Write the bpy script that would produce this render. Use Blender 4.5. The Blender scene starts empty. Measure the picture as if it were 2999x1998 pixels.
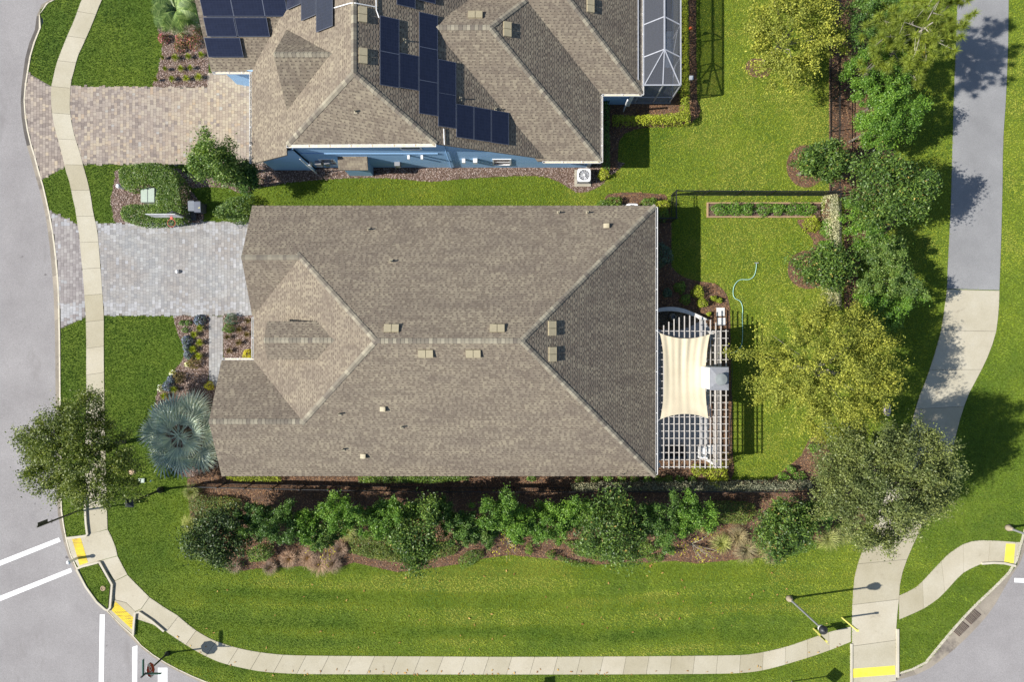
import bpy, bmesh, math, random
import numpy as np
from mathutils import Vector, Matrix

random.seed(7)
RS = np.random.RandomState(11)
sc = bpy.context.scene
COL = sc.collection

# ------------------------------------------------------------------ camera, sky, sun, exposure
CAM_H, FPX, CXP, CYP = 45.45, 1999.3, 1499.5, 999.0
cam = bpy.data.cameras.new('camera')
cam.lens = 24.0; cam.sensor_width = 36.0; cam.clip_start = 0.5; cam.clip_end = 2000.0
camo = bpy.data.objects.new('camera', cam); COL.objects.link(camo)
camo.location = (0, 0, CAM_H); camo.rotation_euler = (0, 0, 0)
sc.camera = camo

SUN_EL, SUN_AZ = math.radians(40.5), math.radians(8.0)          # light travels towards +x, a little +y
world = bpy.data.worlds.new('World'); sc.world = world; world.use_nodes = True
wn = world.node_tree.nodes; wl = world.node_tree.links
for n in list(wn): wn.remove(n)
sky = wn.new('ShaderNodeTexSky'); sky.sky_type = 'NISHITA'; sky.sun_disc = False
sky.sun_elevation = SUN_EL; sky.sun_rotation = math.radians(262.0)
sky.air_density = 1.0; sky.dust_density = 0.6; sky.ozone_density = 1.0
bg = wn.new('ShaderNodeBackground'); bg.inputs['Strength'].default_value = 0.088
wo = wn.new('ShaderNodeOutputWorld')
wl.new(sky.outputs[0], bg.inputs[0]); wl.new(bg.outputs[0], wo.inputs[0])
sun = bpy.data.lights.new('sun', 'SUN'); sun.energy = 5.0; sun.angle = math.radians(0.55); sun.color = (1.0, 0.955, 0.88)
suno = bpy.data.objects.new('sun', sun); COL.objects.link(suno)
sdir = Vector((math.cos(SUN_EL) * math.cos(SUN_AZ), math.cos(SUN_EL) * math.sin(SUN_AZ), -math.sin(SUN_EL)))
suno.rotation_euler = sdir.to_track_quat('-Z', 'Y').to_euler(); suno.location = (-30, 0, 60)
sc.view_settings.view_transform = 'Standard'; sc.view_settings.look = 'None'
sc.view_settings.gamma = 1.0; sc.view_settings.exposure = 0.62; sc.view_settings.use_curve_mapping = False
sc.cycles.max_bounces = 6; sc.cycles.transparent_max_bounces = 8

# ------------------------------------------------------------------ helpers: photo pixels -> metres
def W(px, py, z=0.0):
    k = (CAM_H - z) / FPX
    return ((px - CXP) * k, -(py - CYP) * k)
def W3(px, py, z=0.0):
    x, y = W(px, py, z); return (x, y, z)
def Z(ox, oy, pts, f=3.136):
    return [(ox + x / f, oy + y / f) for x, y in pts]
def WP(pts, z=0.0):
    return [W(x, y, z) for x, y in pts]
S = 1.274
def smooth(pts, n=5, closed=False):
    P = [np.array(p, float) for p in pts]; out = []
    m = len(P); rng = range(m if closed else m - 1)
    for i in rng:
        p1, p2 = P[i], P[(i + 1) % m]
        p0 = P[(i - 1) % m] if (closed or i > 0) else 2 * p1 - p2
        p3 = P[(i + 2) % m] if (closed or i < m - 2) else 2 * p2 - p1
        for j in range(n):
            t = j / n
            out.append(tuple(0.5 * (2 * p1 + (p2 - p0) * t + (2 * p0 - 5 * p1 + 4 * p2 - p3) * t * t + (3 * p1 - p0 - 3 * p2 + p3) * t ** 3)))
    if not closed: out.append(tuple(P[-1]))
    return out
def resample(pts, n):
    P = np.array(pts, float); d = np.r_[0, np.cumsum(np.linalg.norm(np.diff(P, axis=0), axis=1))]
    t = np.linspace(0, d[-1], n)
    return np.stack([np.interp(t, d, P[:, k]) for k in range(P.shape[1])], 1)
def plen(pts):
    P = np.array(pts, float); return float(np.linalg.norm(np.diff(P, axis=0), axis=1).sum())
def inpoly(X, Y, poly):
    res = np.zeros(np.shape(X), bool); n = len(poly); j = n - 1
    for i in range(n):
        xi, yi = poly[i]; xj, yj = poly[j]
        if yi != yj:
            c = ((yi > Y) != (yj > Y)) & (X < (xj - xi) * (Y - yi) / (yj - yi) + xi)
            res ^= c
        j = i
    return res
def area(poly):
    P = np.array(poly); return 0.5 * float(np.sum(P[:, 0] * np.roll(P[:, 1], -1) - np.roll(P[:, 0], -1) * P[:, 1]))
def ccw(poly):
    return list(poly) if area(poly) > 0 else list(poly)[::-1]
_vn = RS.rand(6, 64, 64)
def vnoise(X, Y, scale, k=0):
    g = _vn[k % 6]; x = np.asarray(X) / scale + 17.3; y = np.asarray(Y) / scale + 41.7
    xi = np.floor(x).astype(int); yi = np.floor(y).astype(int); fx = x - xi; fy = y - yi
    fx = fx * fx * (3 - 2 * fx); fy = fy * fy * (3 - 2 * fy)
    a = g[xi % 64, yi % 64]; b = g[(xi + 1) % 64, yi % 64]; c = g[xi % 64, (yi + 1) % 64]; d = g[(xi + 1) % 64, (yi + 1) % 64]
    return (a * (1 - fx) + b * fx) * (1 - fy) + (c * (1 - fx) + d * fx) * fy

# ------------------------------------------------------------------ helpers: objects
def link(o, parent=None):
    COL.objects.link(o)
    if parent is not None: o.parent = parent
    return o
def tag(o, label=None, cat=None, group=None, kind=None):
    if label: o['label'] = label
    if cat: o['category'] = cat
    if group: o['group'] = group
    if kind: o['kind'] = kind
    return o
def thing(name, label, cat, loc=(0, 0, 0), rz=0.0, group=None, kind=None):
    o = bpy.data.objects.new(name, None); o.empty_display_size = 0.3; COL.objects.link(o)
    o.location = loc; o.rotation_euler = (0, 0, rz)
    return tag(o, label, cat, group, kind)
def struct(name, label=None):
    o = bpy.data.objects.new(name, None); COL.objects.link(o); o['kind'] = 'structure'
    if label: o['label'] = label
    return o
def me(name, verts, faces, mat, parent=None, smooth_=False):
    m = bpy.data.meshes.new(name); m.from_pydata([tuple(v) for v in verts], [], [tuple(f) for f in faces])
    if mat is not None: m.materials.append(mat)
    if smooth_: m.polygons.foreach_set('use_smooth', [True] * len(m.polygons))
    m.update()
    return link(bpy.data.objects.new(name, m), parent)
def me_np(name, V, F, mat, parent=None, attr=None):
    V = np.ascontiguousarray(V, np.float32); F = np.ascontiguousarray(F, np.int32); k = F.shape[1]
    m = bpy.data.meshes.new(name); m.vertices.add(len(V)); m.vertices.foreach_set('co', V.ravel())
    m.loops.add(F.size); m.loops.foreach_set('vertex_index', F.ravel())
    m.polygons.add(len(F)); m.polygons.foreach_set('loop_start', np.arange(0, F.size, k, dtype=np.int32))
    try: m.polygons.foreach_set('loop_total', np.full(len(F), k, np.int32))
    except Exception: pass
    if attr is not None:
        a = m.attributes.new('tone', 'FLOAT', 'POINT'); a.data.foreach_set('value', np.ascontiguousarray(attr, np.float32))
    m.materials.append(mat); m.update(calc_edges=True); m.validate()
    return link(bpy.data.objects.new(name, m), parent)
class MB:
    """collects boxes, tubes and prisms for ONE mesh"""
    def __init__(s): s.v = []; s.f = []
    def add(s, v, f):
        b = len(s.v); s.v += [tuple(p) for p in v]; s.f += [tuple(i + b for i in q) for q in f]; return s
    def box(s, x0, x1, y0, y1, z0, z1):
        return s.add([(x0, y0, z0), (x1, y0, z0), (x1, y1, z0), (x0, y1, z0), (x0, y0, z1), (x1, y0, z1), (x1, y1, z1), (x0, y1, z1)],
                     [(3, 2, 1, 0), (4, 5, 6, 7), (0, 1, 5, 4), (1, 2, 6, 5), (2, 3, 7, 6), (3, 0, 4, 7)])
    def bar(s, p, q, w, h):
        p = Vector(p); q = Vector(q); d = (q - p).normalized()
        up = Vector((0, 0, 1)) if abs(d.z) < 0.95 else Vector((1, 0, 0))
        a = d.cross(up).normalized() * w / 2; b = a.cross(d).normalized() * h / 2
        v = [p - a - b, p + a - b, p + a + b, p - a + b, q - a - b, q + a - b, q + a + b, q - a + b]
        return s.add(v, [(0, 1, 2, 3), (7, 6, 5, 4), (4, 5, 1, 0), (5, 6, 2, 1), (6, 7, 3, 2), (7, 4, 0, 3)])
    def tube(s, pts, rad, n=6, cap=True):
        P = [Vector(p) for p in pts]; R = rad if isinstance(rad, (list, tuple)) else [rad] * len(P); rings = []
        for i, p in enumerate(P):
            d = (P[min(i + 1, len(P) - 1)] - P[max(i - 1, 0)]).normalized()
            up = Vector((0, 0, 1)) if abs(d.z) < 0.9 else Vector((1, 0, 0))
            a = d.cross(up).normalized(); b = a.cross(d).normalized()
            rings.append([p + (a * math.cos(2 * math.pi * k / n) + b * math.sin(2 * math.pi * k / n)) * R[i] for k in range(n)])
        v = [q for r in rings for q in r]; f = []
        for i in range(len(P) - 1):
            for k in range(n):
                f.append((i * n + k, i * n + (k + 1) % n, (i + 1) * n + (k + 1) % n, (i + 1) * n + k))
        if cap: f += [tuple(range(n))[::-1], tuple((len(P) - 1) * n + k for k in range(n))]
        return s.add(v, f)
    def lathe(s, prof, c=(0, 0, 0), n=16):
        v = []; f = []
        for r, z in prof:
            for k in range(n):
                a = 2 * math.pi * k / n; v.append((c[0] + r * math.cos(a), c[1] + r * math.sin(a), c[2] + z))
        m = len(prof)
        for i in range(m - 1):
            for k in range(n):
                f.append((i * n + k, i * n + (k + 1) % n, (i + 1) * n + (k + 1) % n, (i + 1) * n + k))
        f += [tuple(range(n))[::-1], tuple((m - 1) * n + k for k in range(n))]
        return s.add(v, f)
    def prism(s, poly, z0, z1, bottom=False):
        poly = ccw(poly); n = len(poly)
        v = [(x, y, z1) for x, y in poly] + [(x, y, z0) for x, y in poly]
        f = [tuple(range(n))] + [(i, n + i, n + (i + 1) % n, (i + 1) % n) for i in range(n)]
        if bottom: f.append(tuple(range(2 * n - 1, n - 1, -1)))
        return s.add(v, f)
    def build(s, name, mat, parent=None, sm=False): return me(name, s.v, s.f, mat, parent, sm)

# ------------------------------------------------------------------ materials
MATS = {}
def nodes_of(m):
    m.use_nodes = True; nt = m.node_tree; return nt.nodes, nt.links, nt.nodes['Principled BSDF']
def ramp_node(N, stops, interp='LINEAR'):
    r = N.new('ShaderNodeValToRGB'); cr = r.color_ramp; cr.interpolation = interp
    while len(cr.elements) < len(stops): cr.elements.new(0.5)
    for e, (p, c) in zip(cr.elements, stops): e.position = p; e.color = (*c, 1)
    return r
def noise_node(N, L, scale, detail=4.0, rough=0.6, stretch=None, vec=None):
    g = N.new('ShaderNodeNewGeometry'); n = N.new('ShaderNodeTexNoise')
    n.inputs['Scale'].default_value = scale; n.inputs['Detail'].default_value = detail; n.inputs['Roughness'].default_value = rough
    if stretch:
        mp = N.new('ShaderNodeMapping'); mp.inputs['Scale'].default_value = stretch
        L.new(g.outputs['Position'], mp.inputs[0]); L.new(mp.outputs[0], n.inputs['Vector'])
    else: L.new(g.outputs['Position'], n.inputs['Vector'])
    return n
def mixc(N, L, a, b, fac, mode='MIX'):
    m = N.new('ShaderNodeMix'); m.data_type = 'RGBA'; m.blend_type = mode
    for s_, v in ((6, a), (7, b)):
        if isinstance(v, tuple): m.inputs[s_].default_value = (*v, 1)
        else: L.new(v, m.inputs[s_])
    if isinstance(fac, (int, float)): m.inputs[0].default_value = fac
    else: L.new(fac, m.inputs[0])
    return m.outputs[2]
def plain(name, c, rough=0.6, metal=0.0, var=0.12, scale=6.0, spec=0.5):
    """base colour with a soft mottled wear"""
    m = bpy.data.materials.new(name); N, L, P = nodes_of(m)
    n = noise_node(N, L, scale, 5.0, 0.65)
    r = ramp_node(N, [(0.3, tuple(x * (1 - var) for x in c)), (0.7, tuple(min(1, x * (1 + var)) for x in c))])
    L.new(n.outputs[0], r.inputs[0]); L.new(r.outputs[0], P.inputs['Base Color'])
    P.inputs['Roughness'].default_value = rough; P.inputs['Metallic'].default_value = metal
    P.inputs['Specular IOR Level'].default_value = spec
    return m
def mottled(name, stops, scale, fine_scale, fine, rough=0.85, bump=0.0, stretch=None, spec=0.3, stain=None, each=None, spots=None):
    m = bpy.data.materials.new(name); N, L, P = nodes_of(m)
    n = noise_node(N, L, scale, 6.0, 0.6, stretch); r = ramp_node(N, stops); L.new(n.outputs[0], r.inputs[0])
    n2 = noise_node(N, L, fine_scale, 3.0, 0.7)
    r2 = ramp_node(N, [(0.25, (1 - fine,) * 3), (0.75, (1 + fine,) * 3)]); L.new(n2.outputs[0], r2.inputs[0])
    c = mixc(N, L, r.outputs[0], r2.outputs[0], 1.0, 'MULTIPLY')
    if stain:
        n3 = noise_node(N, L, stain[0], 5.0, 0.7, stain[3] if len(stain) > 3 else None)
        r3 = ramp_node(N, [(stain[1], (0, 0, 0)), (stain[1] + 0.13, (1, 1, 1))]); L.new(n3.outputs[0], r3.inputs[0])
        c = mixc(N, L, c, stain[2], r3.outputs[0])
    if spots:
        n5 = noise_node(N, L, spots[0], 2.0, 0.5); r5 = ramp_node(N, [(spots[1], (0, 0, 0)), (spots[1] + 0.04, (1, 1, 1))]); L.new(n5.outputs[0], r5.inputs[0])
        c = mixc(N, L, c, spots[2], r5.outputs[0])
    if each:                                        # every slab was cast apart: its own tint
        oi = N.new('ShaderNodeObjectInfo'); r4 = ramp_node(N, [(0, each[0]), (0.5, (1, 1, 1)), (1, each[1])]); L.new(oi.outputs['Random'], r4.inputs[0])
        c = mixc(N, L, c, r4.outputs[0], 1.0, 'MULTIPLY')
    L.new(c, P.inputs['Base Color']); P.inputs['Roughness'].default_value = rough; P.inputs['Specular IOR Level'].default_value = spec
    if bump:
        b = N.new('ShaderNodeBump'); b.inputs['Strength'].default_value = bump; b.inputs['Distance'].default_value = 0.02
        L.new(n2.outputs[0], b.inputs['Height']); L.new(b.outputs[0], P.inputs['Normal'])
    return m
def islands(name, stops, rough=0.8, spec=0.3, big=None, transl=0.0, tcol=None, sat=None, fine=0.0):
    """one colour for each separate piece (per mesh island and per object), optional large scale drift"""
    m = bpy.data.materials.new(name); N, L, P = nodes_of(m)
    g = N.new('ShaderNodeNewGeometry'); oi = N.new('ShaderNodeObjectInfo')
    a = N.new('ShaderNodeMath'); a.operation = 'ADD'; L.new(g.outputs['Random Per Island'], a.inputs[0]); L.new(oi.outputs['Random'], a.inputs[1])
    fr = N.new('ShaderNodeMath'); fr.operation = 'FRACT'; L.new(a.outputs[0], fr.inputs[0])
    r = ramp_node(N, stops); L.new(fr.outputs[0], r.inputs[0]); c = r.outputs[0]
    if big:
        n = noise_node(N, L, big[0], 3.0, 0.55, big[3] if len(big) > 3 else None); r2 = ramp_node(N, [(0.38, big[1]), (0.62, big[2])]); L.new(n.outputs[0], r2.inputs[0])
        c = mixc(N, L, c, r2.outputs[0], 1.0, 'MULTIPLY')
    if fine:
        n = noise_node(N, L, 60.0, 3.0, 0.7); r3 = ramp_node(N, [(0.25, (1 - fine,) * 3), (0.75, (1 + fine,) * 3)]); L.new(n.outputs[0], r3.inputs[0])
        c = mixc(N, L, c, r3.outputs[0], 1.0, 'MULTIPLY')
    L.new(c, P.inputs['Base Color']); P.inputs['Roughness'].default_value = rough; P.inputs['Specular IOR Level'].default_value = spec
    if transl:
        t = N.new('ShaderNodeBsdfTranslucent'); L.new(mixc(N, L, c, tcol or (1.3, 1.4, 0.5), 1.0, 'MULTIPLY'), t.inputs[0])
        mx = N.new('ShaderNodeMixShader'); mx.inputs[0].default_value = transl
        out = [x for x in N if x.type == 'OUTPUT_MATERIAL'][0]
        L.new(P.outputs[0], mx.inputs[1]); L.new(t.outputs[0], mx.inputs[2]); L.new(mx.outputs[0], out.inputs[0])
    return m
def leafmat(name, dark, mid, light, rare=None, rough=0.5, spec=0.4, tr=0.22):
    k = 1.5; dark, mid, light = [tuple(x * k for x in q) for q in (dark, mid, light)]
    st = [(0.0, dark), (0.45, mid), (0.9, light)]
    if rare: st += [(0.975, light), (0.985, rare)]
    return islands(name, st, rough, spec, (0.55, (0.8, 0.82, 0.85), (1.18, 1.12, 1.0)), tr)

M = MATS
M['road'] = mottled('asphalt_road', [(0.3, (0.228, 0.216, 0.215)), (0.7, (0.285, 0.272, 0.270))], 0.35, 24.0, 0.30, 0.9, 0.4, stain=(0.30, 0.60, (0.195, 0.182, 0.178), (1.0, 0.35, 1.0)), spots=(1.7, 0.735, (0.13, 0.12, 0.12)))
M['path_asphalt'] = mottled('path_asphalt', [(0.3, (0.205, 0.205, 0.208)), (0.7, (0.262, 0.262, 0.264))], 0.4, 26.0, 0.30, 0.9, 0.4, stain=(0.5, 0.62, (0.18, 0.18, 0.185)))
M['concrete'] = mottled('concrete_walk', [(0.25, (0.36, 0.325, 0.235)), (0.5, (0.41, 0.375, 0.285)), (0.75, (0.45, 0.42, 0.335))], 0.45, 14.0, 0.10, 0.85, 0.1, stain=(0.8, 0.62, (0.29, 0.255, 0.19)), each=((0.86, 0.84, 0.78), (1.06, 1.05, 1.06)))
M['concrete_kerb'] = mottled('concrete_kerb', [(0.3, (0.30, 0.27, 0.21)), (0.7, (0.40, 0.37, 0.30))], 0.7, 18.0, 0.15, 0.9, 0.1, stain=(0.5, 0.58, (0.16, 0.14, 0.12)))
M['gutter_pan'] = mottled('gutter_pan', [(0.3, (0.21, 0.185, 0.155)), (0.7, (0.31, 0.275, 0.225))], 0.6, 18.0, 0.18, 0.9, 0.1, stain=(0.4, 0.56, (0.12, 0.105, 0.095)), each=((0.75, 0.74, 0.72), (1.12, 1.1, 1.06)))
M['gutter_wet'] = mottled('stained_gutter', [(0.3, (0.045, 0.04, 0.038)), (0.7, (0.13, 0.115, 0.10))], 0.5, 18.0, 0.2, 0.8)
M['kerb_white'] = mottled('kerb_pale', [(0.3, (0.44, 0.40, 0.31)), (0.7, (0.52, 0.48, 0.39))], 0.9, 18.0, 0.12, 0.85)
M['soil'] = mottled('joint_soil', [(0.3, (0.12, 0.11, 0.09)), (0.7, (0.17, 0.155, 0.13))], 2.0, 30.0, 0.2, 0.95)
M['lawn'] = mottled('lawn_turf', [(0.3, (0.060, 0.108, 0.010)), (0.7, (0.120, 0.165, 0.016))], 0.25, 9.0, 0.35, 0.95, 0.0)
M['white_paint'] = mottled('road_paint', [(0.3, (0.72, 0.72, 0.72)), (0.7, (0.82, 0.82, 0.81))], 1.0, 20.0, 0.08, 0.7, stain=(7.0, 0.60, (0.56, 0.55, 0.55)))
M['yellow_pad'] = mottled('yellow_pad', [(0.3, (0.66, 0.56, 0.06)), (0.7, (0.74, 0.66, 0.10))], 2.0, 20.0, 0.1, 0.7)
M['yellow_worn'] = mottled('worn_yellow_pad', [(0.35, (0.62, 0.46, 0.03)), (0.7, (0.66, 0.53, 0.05))], 2.0, 20.0, 0.15, 0.8, stain=(1.6, 0.50, (0.30, 0.19, 0.06), (0.5, 5.0, 1.0)))
M['mulch_bed'] = mottled('mulch_ground', [(0.3, (0.075, 0.048, 0.035)), (0.7, (0.14, 0.09, 0.062))], 1.5, 22.0, 0.4, 0.95)
M['chips_pale'] = islands('pale_mulch_chips', [(0, (0.10, 0.065, 0.052)), (0.4, (0.24, 0.165, 0.135)), (0.8, (0.38, 0.29, 0.25)), (1, (0.5, 0.42, 0.37))], 0.9)
M['chips_red'] = islands('red_mulch_chips', [(0, (0.065, 0.032, 0.018)), (0.45, (0.17, 0.085, 0.045)), (0.85, (0.30, 0.165, 0.085)), (1, (0.42, 0.28, 0.16))], 0.9)
M['shingle'] = islands('roof_shingle', [(0, (0.158, 0.131, 0.102)), (0.35, (0.190, 0.160, 0.124)), (0.7, (0.214, 0.183, 0.140)), (1, (0.244, 0.211, 0.158))], 0.92, 0.2, (0.8, (0.89, 0.87, 0.875), (1.08, 1.07, 1.04), (0.45, 1.6, 1.0)), fine=0.08)
M['underlay'] = mottled('shingle_shadow_band', [(0.3, (0.125, 0.102, 0.079)), (0.7, (0.152, 0.126, 0.098))], 2.0, 40.0, 0.15, 0.95)
M['cap'] = islands('ridge_cap', [(0, (0.15, 0.128, 0.105)), (0.3, (0.19, 0.168, 0.132)), (0.7, (0.25, 0.223, 0.17)), (1, (0.31, 0.28, 0.212))], 0.92, 0.2, fine=0.1)
M['fascia'] = plain('white_fascia', (0.72, 0.72, 0.70), 0.5)
M['gutter'] = plain('white_gutter', (0.76, 0.76, 0.75), 0.4)
M['gutter_in'] = plain('cream_gutter_bottom', (0.62, 0.52, 0.36), 0.6, var=0.25)
M['wall'] = plain('cream_stucco', (0.50, 0.45, 0.37), 0.9)
M['siding'] = islands('blue_lap_siding', [(0, (0.26, 0.44, 0.66)), (1, (0.29, 0.47, 0.69))], 0.6, 0.3)
M['vent'] = plain('tan_vent_metal', (0.33, 0.285, 0.185), 0.6, var=0.1)
M['lead'] = plain('pale_pipe_boot', (0.30, 0.265, 0.185), 0.6)
M['glass'] = plain('window_glass', (0.05, 0.055, 0.06), 0.08, var=0.05, spec=0.8)
M['white'] = plain('white_paint_metal', (0.75, 0.75, 0.75), 0.45, var=0.05)
M['offwhite'] = plain('offwhite_stucco', (0.62, 0.61, 0.585), 0.8, var=0.06)
M['grey_metal'] = plain('grey_metal', (0.27, 0.275, 0.29), 0.5, 0.2)
M['black'] = plain('black_metal', (0.018, 0.019, 0.022), 0.45, 0.0, var=0.3)
M['blackplastic'] = plain('dark_plastic', (0.05, 0.055, 0.065), 0.5)
M['pergola'] = plain('pergola_paint', (0.44, 0.41, 0.375), 0.7, var=0.1)
M['pergola_low'] = plain('pergola_lower_paint', (0.46, 0.43, 0.395), 0.7, var=0.1)
M['sail'] = mottled('cream_sail_cloth', [(0.3, (0.52, 0.45, 0.32)), (0.7, (0.58, 0.51, 0.37))], 0.8, 60.0, 0.05, 0.9)
M['frame_al'] = plain('grey_aluminium', (0.46, 0.47, 0.50), 0.45, 0.3)
M['panel_frame'] = plain('panel_frame', (0.13, 0.145, 0.19), 0.4, 0.4)
M['bark'] = mottled('grey_bark', [(0.3, (0.10, 0.085, 0.065)), (0.7, (0.22, 0.19, 0.15))], 3.0, 20.0, 0.3, 0.95)
M['bark_pale'] = mottled('pale_bark', [(0.3, (0.24, 0.21, 0.17)), (0.7, (0.40, 0.37, 0.31))], 3.0, 20.0, 0.3, 0.95)
M['wood'] = plain('planter_timber', (0.34, 0.225, 0.13), 0.8, var=0.2)
M['patio'] = mottled('patio_concrete', [(0.3, (0.36, 0.36, 0.37)), (0.7, (0.43, 0.42, 0.42))], 1.2, 20.0, 0.08, 0.8)
M['gravel'] = islands('river_gravel', [(0, (0.04, 0.032, 0.022)), (0.5, (0.13, 0.105, 0.075)), (1, (0.34, 0.29, 0.21))], 0.8)
M['pot'] = plain('grey_ceramic', (0.16, 0.145, 0.125), 0.5)
M['teal'] = plain('teal_hose', (0.34, 0.58, 0.50), 0.4)
M['green_box'] = plain('pale_green_steel', (0.33, 0.40, 0.33), 0.5, var=0.08)
M['red_sign'] = plain('red_sign_face', (0.42, 0.018, 0.025), 0.4, var=0.08)
M['green_sign'] = plain('green_sign_blade', (0.03, 0.12, 0.10), 0.4)
M['yellow_post'] = plain('yellow_post_paint', (0.66, 0.60, 0.16), 0.5, var=0.1)
M['orange'] = plain('orange_plastic', (0.70, 0.13, 0.03), 0.4)
M['rim'] = plain('red_rim', (0.62, 0.10, 0.06), 0.4)
M['board'] = plain('backboard', (0.55, 0.56, 0.57), 0.3)
M['iron'] = plain('rusty_iron', (0.075, 0.045, 0.035), 0.8, var=0.3)
M['stone'] = plain('tan_stone', (0.42, 0.30, 0.20), 0.9, var=0.25)
def paver_mat(name, stops, big): return islands(name, stops, 0.85, 0.3, big, fine=0.12)
M['paver_grey'] = paver_mat('grey_paver', [(0, (0.235, 0.232, 0.232)), (0.3, (0.27, 0.265, 0.26)), (0.6, (0.29, 0.28, 0.268)), (0.9, (0.315, 0.31, 0.30)), (1, (0.35, 0.348, 0.338))], (0.35, (0.97, 0.93, 0.91), (1.04, 1.06, 1.08)))
M['paver_white'] = paver_mat('pale_grey_paver', [(0, (0.30, 0.30, 0.30)), (0.5, (0.335, 0.335, 0.338)), (1, (0.385, 0.385, 0.388))], (0.35, (0.95, 0.95, 0.97), (1.04, 1.03, 1.03)))
M['paver_mauve'] = paver_mat('mauve_grey_paver', [(0, (0.215, 0.195, 0.19)), (0.5, (0.265, 0.242, 0.235)), (1, (0.33, 0.31, 0.295))], (0.4, (0.95, 0.94, 0.95), (1.05, 1.05, 1.04)))
M['paver_tan'] = paver_mat('tan_paver', [(0, (0.275, 0.225, 0.185)), (0.3, (0.33, 0.272, 0.22)), (0.6, (0.365, 0.31, 0.245)), (0.85, (0.40, 0.345, 0.265)), (0.95, (0.38, 0.29, 0.205)), (1, (0.36, 0.345, 0.315))], (0.22, (0.9, 0.9, 0.94), (1.07, 1.05, 0.98)))
M['paver_brown'] = paver_mat('brown_paver', [(0, (0.20, 0.165, 0.145)), (0.5, (0.28, 0.235, 0.20)), (0.9, (0.35, 0.30, 0.25)), (1, (0.40, 0.33, 0.24))], (0.4, (0.93, 0.93, 0.95), (1.06, 1.05, 1.03)))
# solar cells: flat print of a fine grid
def solar_mat():
    m = bpy.data.materials.new('solar_cells'); N, L, P = nodes_of(m)
    tc = N.new('ShaderNodeTexCoord'); b = N.new('ShaderNodeTexBrick'); b.offset = 0.0
    b.inputs['Color1'].default_value = (0.010, 0.013, 0.030, 1); b.inputs['Color2'].default_value = (0.013, 0.017, 0.038, 1)
    b.inputs['Mortar'].default_value = (0.028, 0.033, 0.055, 1); b.inputs['Scale'].default_value = 1.0
    b.inputs['Mortar Size'].default_value = 0.0045; b.inputs['Brick Width'].default_value = 0.19; b.inputs['Row Height'].default_value = 0.095
    L.new(tc.outputs['Object'], b.inputs['Vector']); L.new(b.outputs[0], P.inputs['Base Color'])
    P.inputs['Roughness'].default_value = 0.22; P.inputs['Specular IOR Level'].default_value = 0.5
    return m
M['solar'] = solar_mat()
def screen_mat():
    m = bpy.data.materials.new('insect_screen'); N, L, P = nodes_of(m)
    P.inputs['Base Color'].default_value = (0.15, 0.155, 0.175, 1); P.inputs['Roughness'].default_value = 0.9
    t = N.new('ShaderNodeBsdfTransparent'); mx = N.new('ShaderNodeMixShader'); mx.inputs[0].default_value = 0.55
    n = noise_node(N, L, 40.0, 2.0); r = ramp_node(N, [(0.3, (0.34,) * 3), (0.7, (0.42,) * 3)]); L.new(n.outputs[0], r.inputs[0]); L.new(r.outputs[0], mx.inputs[0])
    out = [x for x in N if x.type == 'OUTPUT_MATERIAL'][0]
    L.new(t.outputs[0], mx.inputs[1]); L.new(P.outputs[0], mx.inputs[2]); L.new(mx.outputs[0], out.inputs[0])
    return m
M['screen'] = screen_mat()
def grass_mat():
    m = bpy.data.materials.new('grass_blade'); N, L, P = nodes_of(m)
    at = N.new('ShaderNodeAttribute'); at.attribute_name = 'tone'
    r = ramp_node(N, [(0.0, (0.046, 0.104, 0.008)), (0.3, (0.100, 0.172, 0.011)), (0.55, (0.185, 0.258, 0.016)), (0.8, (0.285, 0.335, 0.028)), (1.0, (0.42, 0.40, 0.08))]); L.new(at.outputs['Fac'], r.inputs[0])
    g = N.new('ShaderNodeNewGeometry'); r2 = ramp_node(N, [(0, (0.62,) * 3), (1, (1.38,) * 3)]); L.new(g.outputs['Random Per Island'], r2.inputs[0])
    c = mixc(N, L, r.outputs[0], r2.outputs[0], 1.0, 'MULTIPLY'); L.new(c, P.inputs['Base Color'])
    P.inputs['Roughness'].default_value = 0.6; P.inputs['Specular IOR Level'].default_value = 0.25
    t = N.new('ShaderNodeBsdfTranslucent'); L.new(c, t.inputs[0]); mx = N.new('ShaderNodeMixShader'); mx.inputs[0].default_value = 0.25
    out = [x for x in N if x.type == 'OUTPUT_MATERIAL'][0]
    L.new(P.outputs[0], mx.inputs[1]); L.new(t.outputs[0], mx.inputs[2]); L.new(mx.outputs[0], out.inputs[0])
    return m
M['grass'] = grass_mat()
M['leaf_magnolia'] = leafmat('magnolia_leaf', (0.022, 0.048, 0.011), (0.050, 0.095, 0.018), (0.105, 0.165, 0.030), (0.34, 0.26, 0.07), 0.46, 0.38, 0.18)
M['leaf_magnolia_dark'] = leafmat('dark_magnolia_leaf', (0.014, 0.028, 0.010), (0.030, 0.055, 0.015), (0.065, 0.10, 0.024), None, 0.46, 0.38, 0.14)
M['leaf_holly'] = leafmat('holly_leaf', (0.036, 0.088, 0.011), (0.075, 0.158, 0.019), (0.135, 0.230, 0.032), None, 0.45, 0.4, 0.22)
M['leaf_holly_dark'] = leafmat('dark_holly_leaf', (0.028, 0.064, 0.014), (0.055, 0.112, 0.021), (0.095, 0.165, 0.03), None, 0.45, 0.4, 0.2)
M['leaf_elm'] = leafmat('yellow_elm_leaf', (0.082, 0.102, 0.017), (0.178, 0.200, 0.030), (0.300, 0.308, 0.055), None, 0.6, 0.25, 0.25)
M['leaf_oak'] = leafmat('live_oak_leaf', (0.044, 0.062, 0.018), (0.090, 0.114, 0.032), (0.150, 0.175, 0.054), None, 0.5, 0.4, 0.2)
M['leaf_street'] = leafmat('street_oak_leaf', (0.042, 0.064, 0.012), (0.085, 0.115, 0.019), (0.145, 0.175, 0.034), None, 0.5, 0.4, 0.22)
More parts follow.
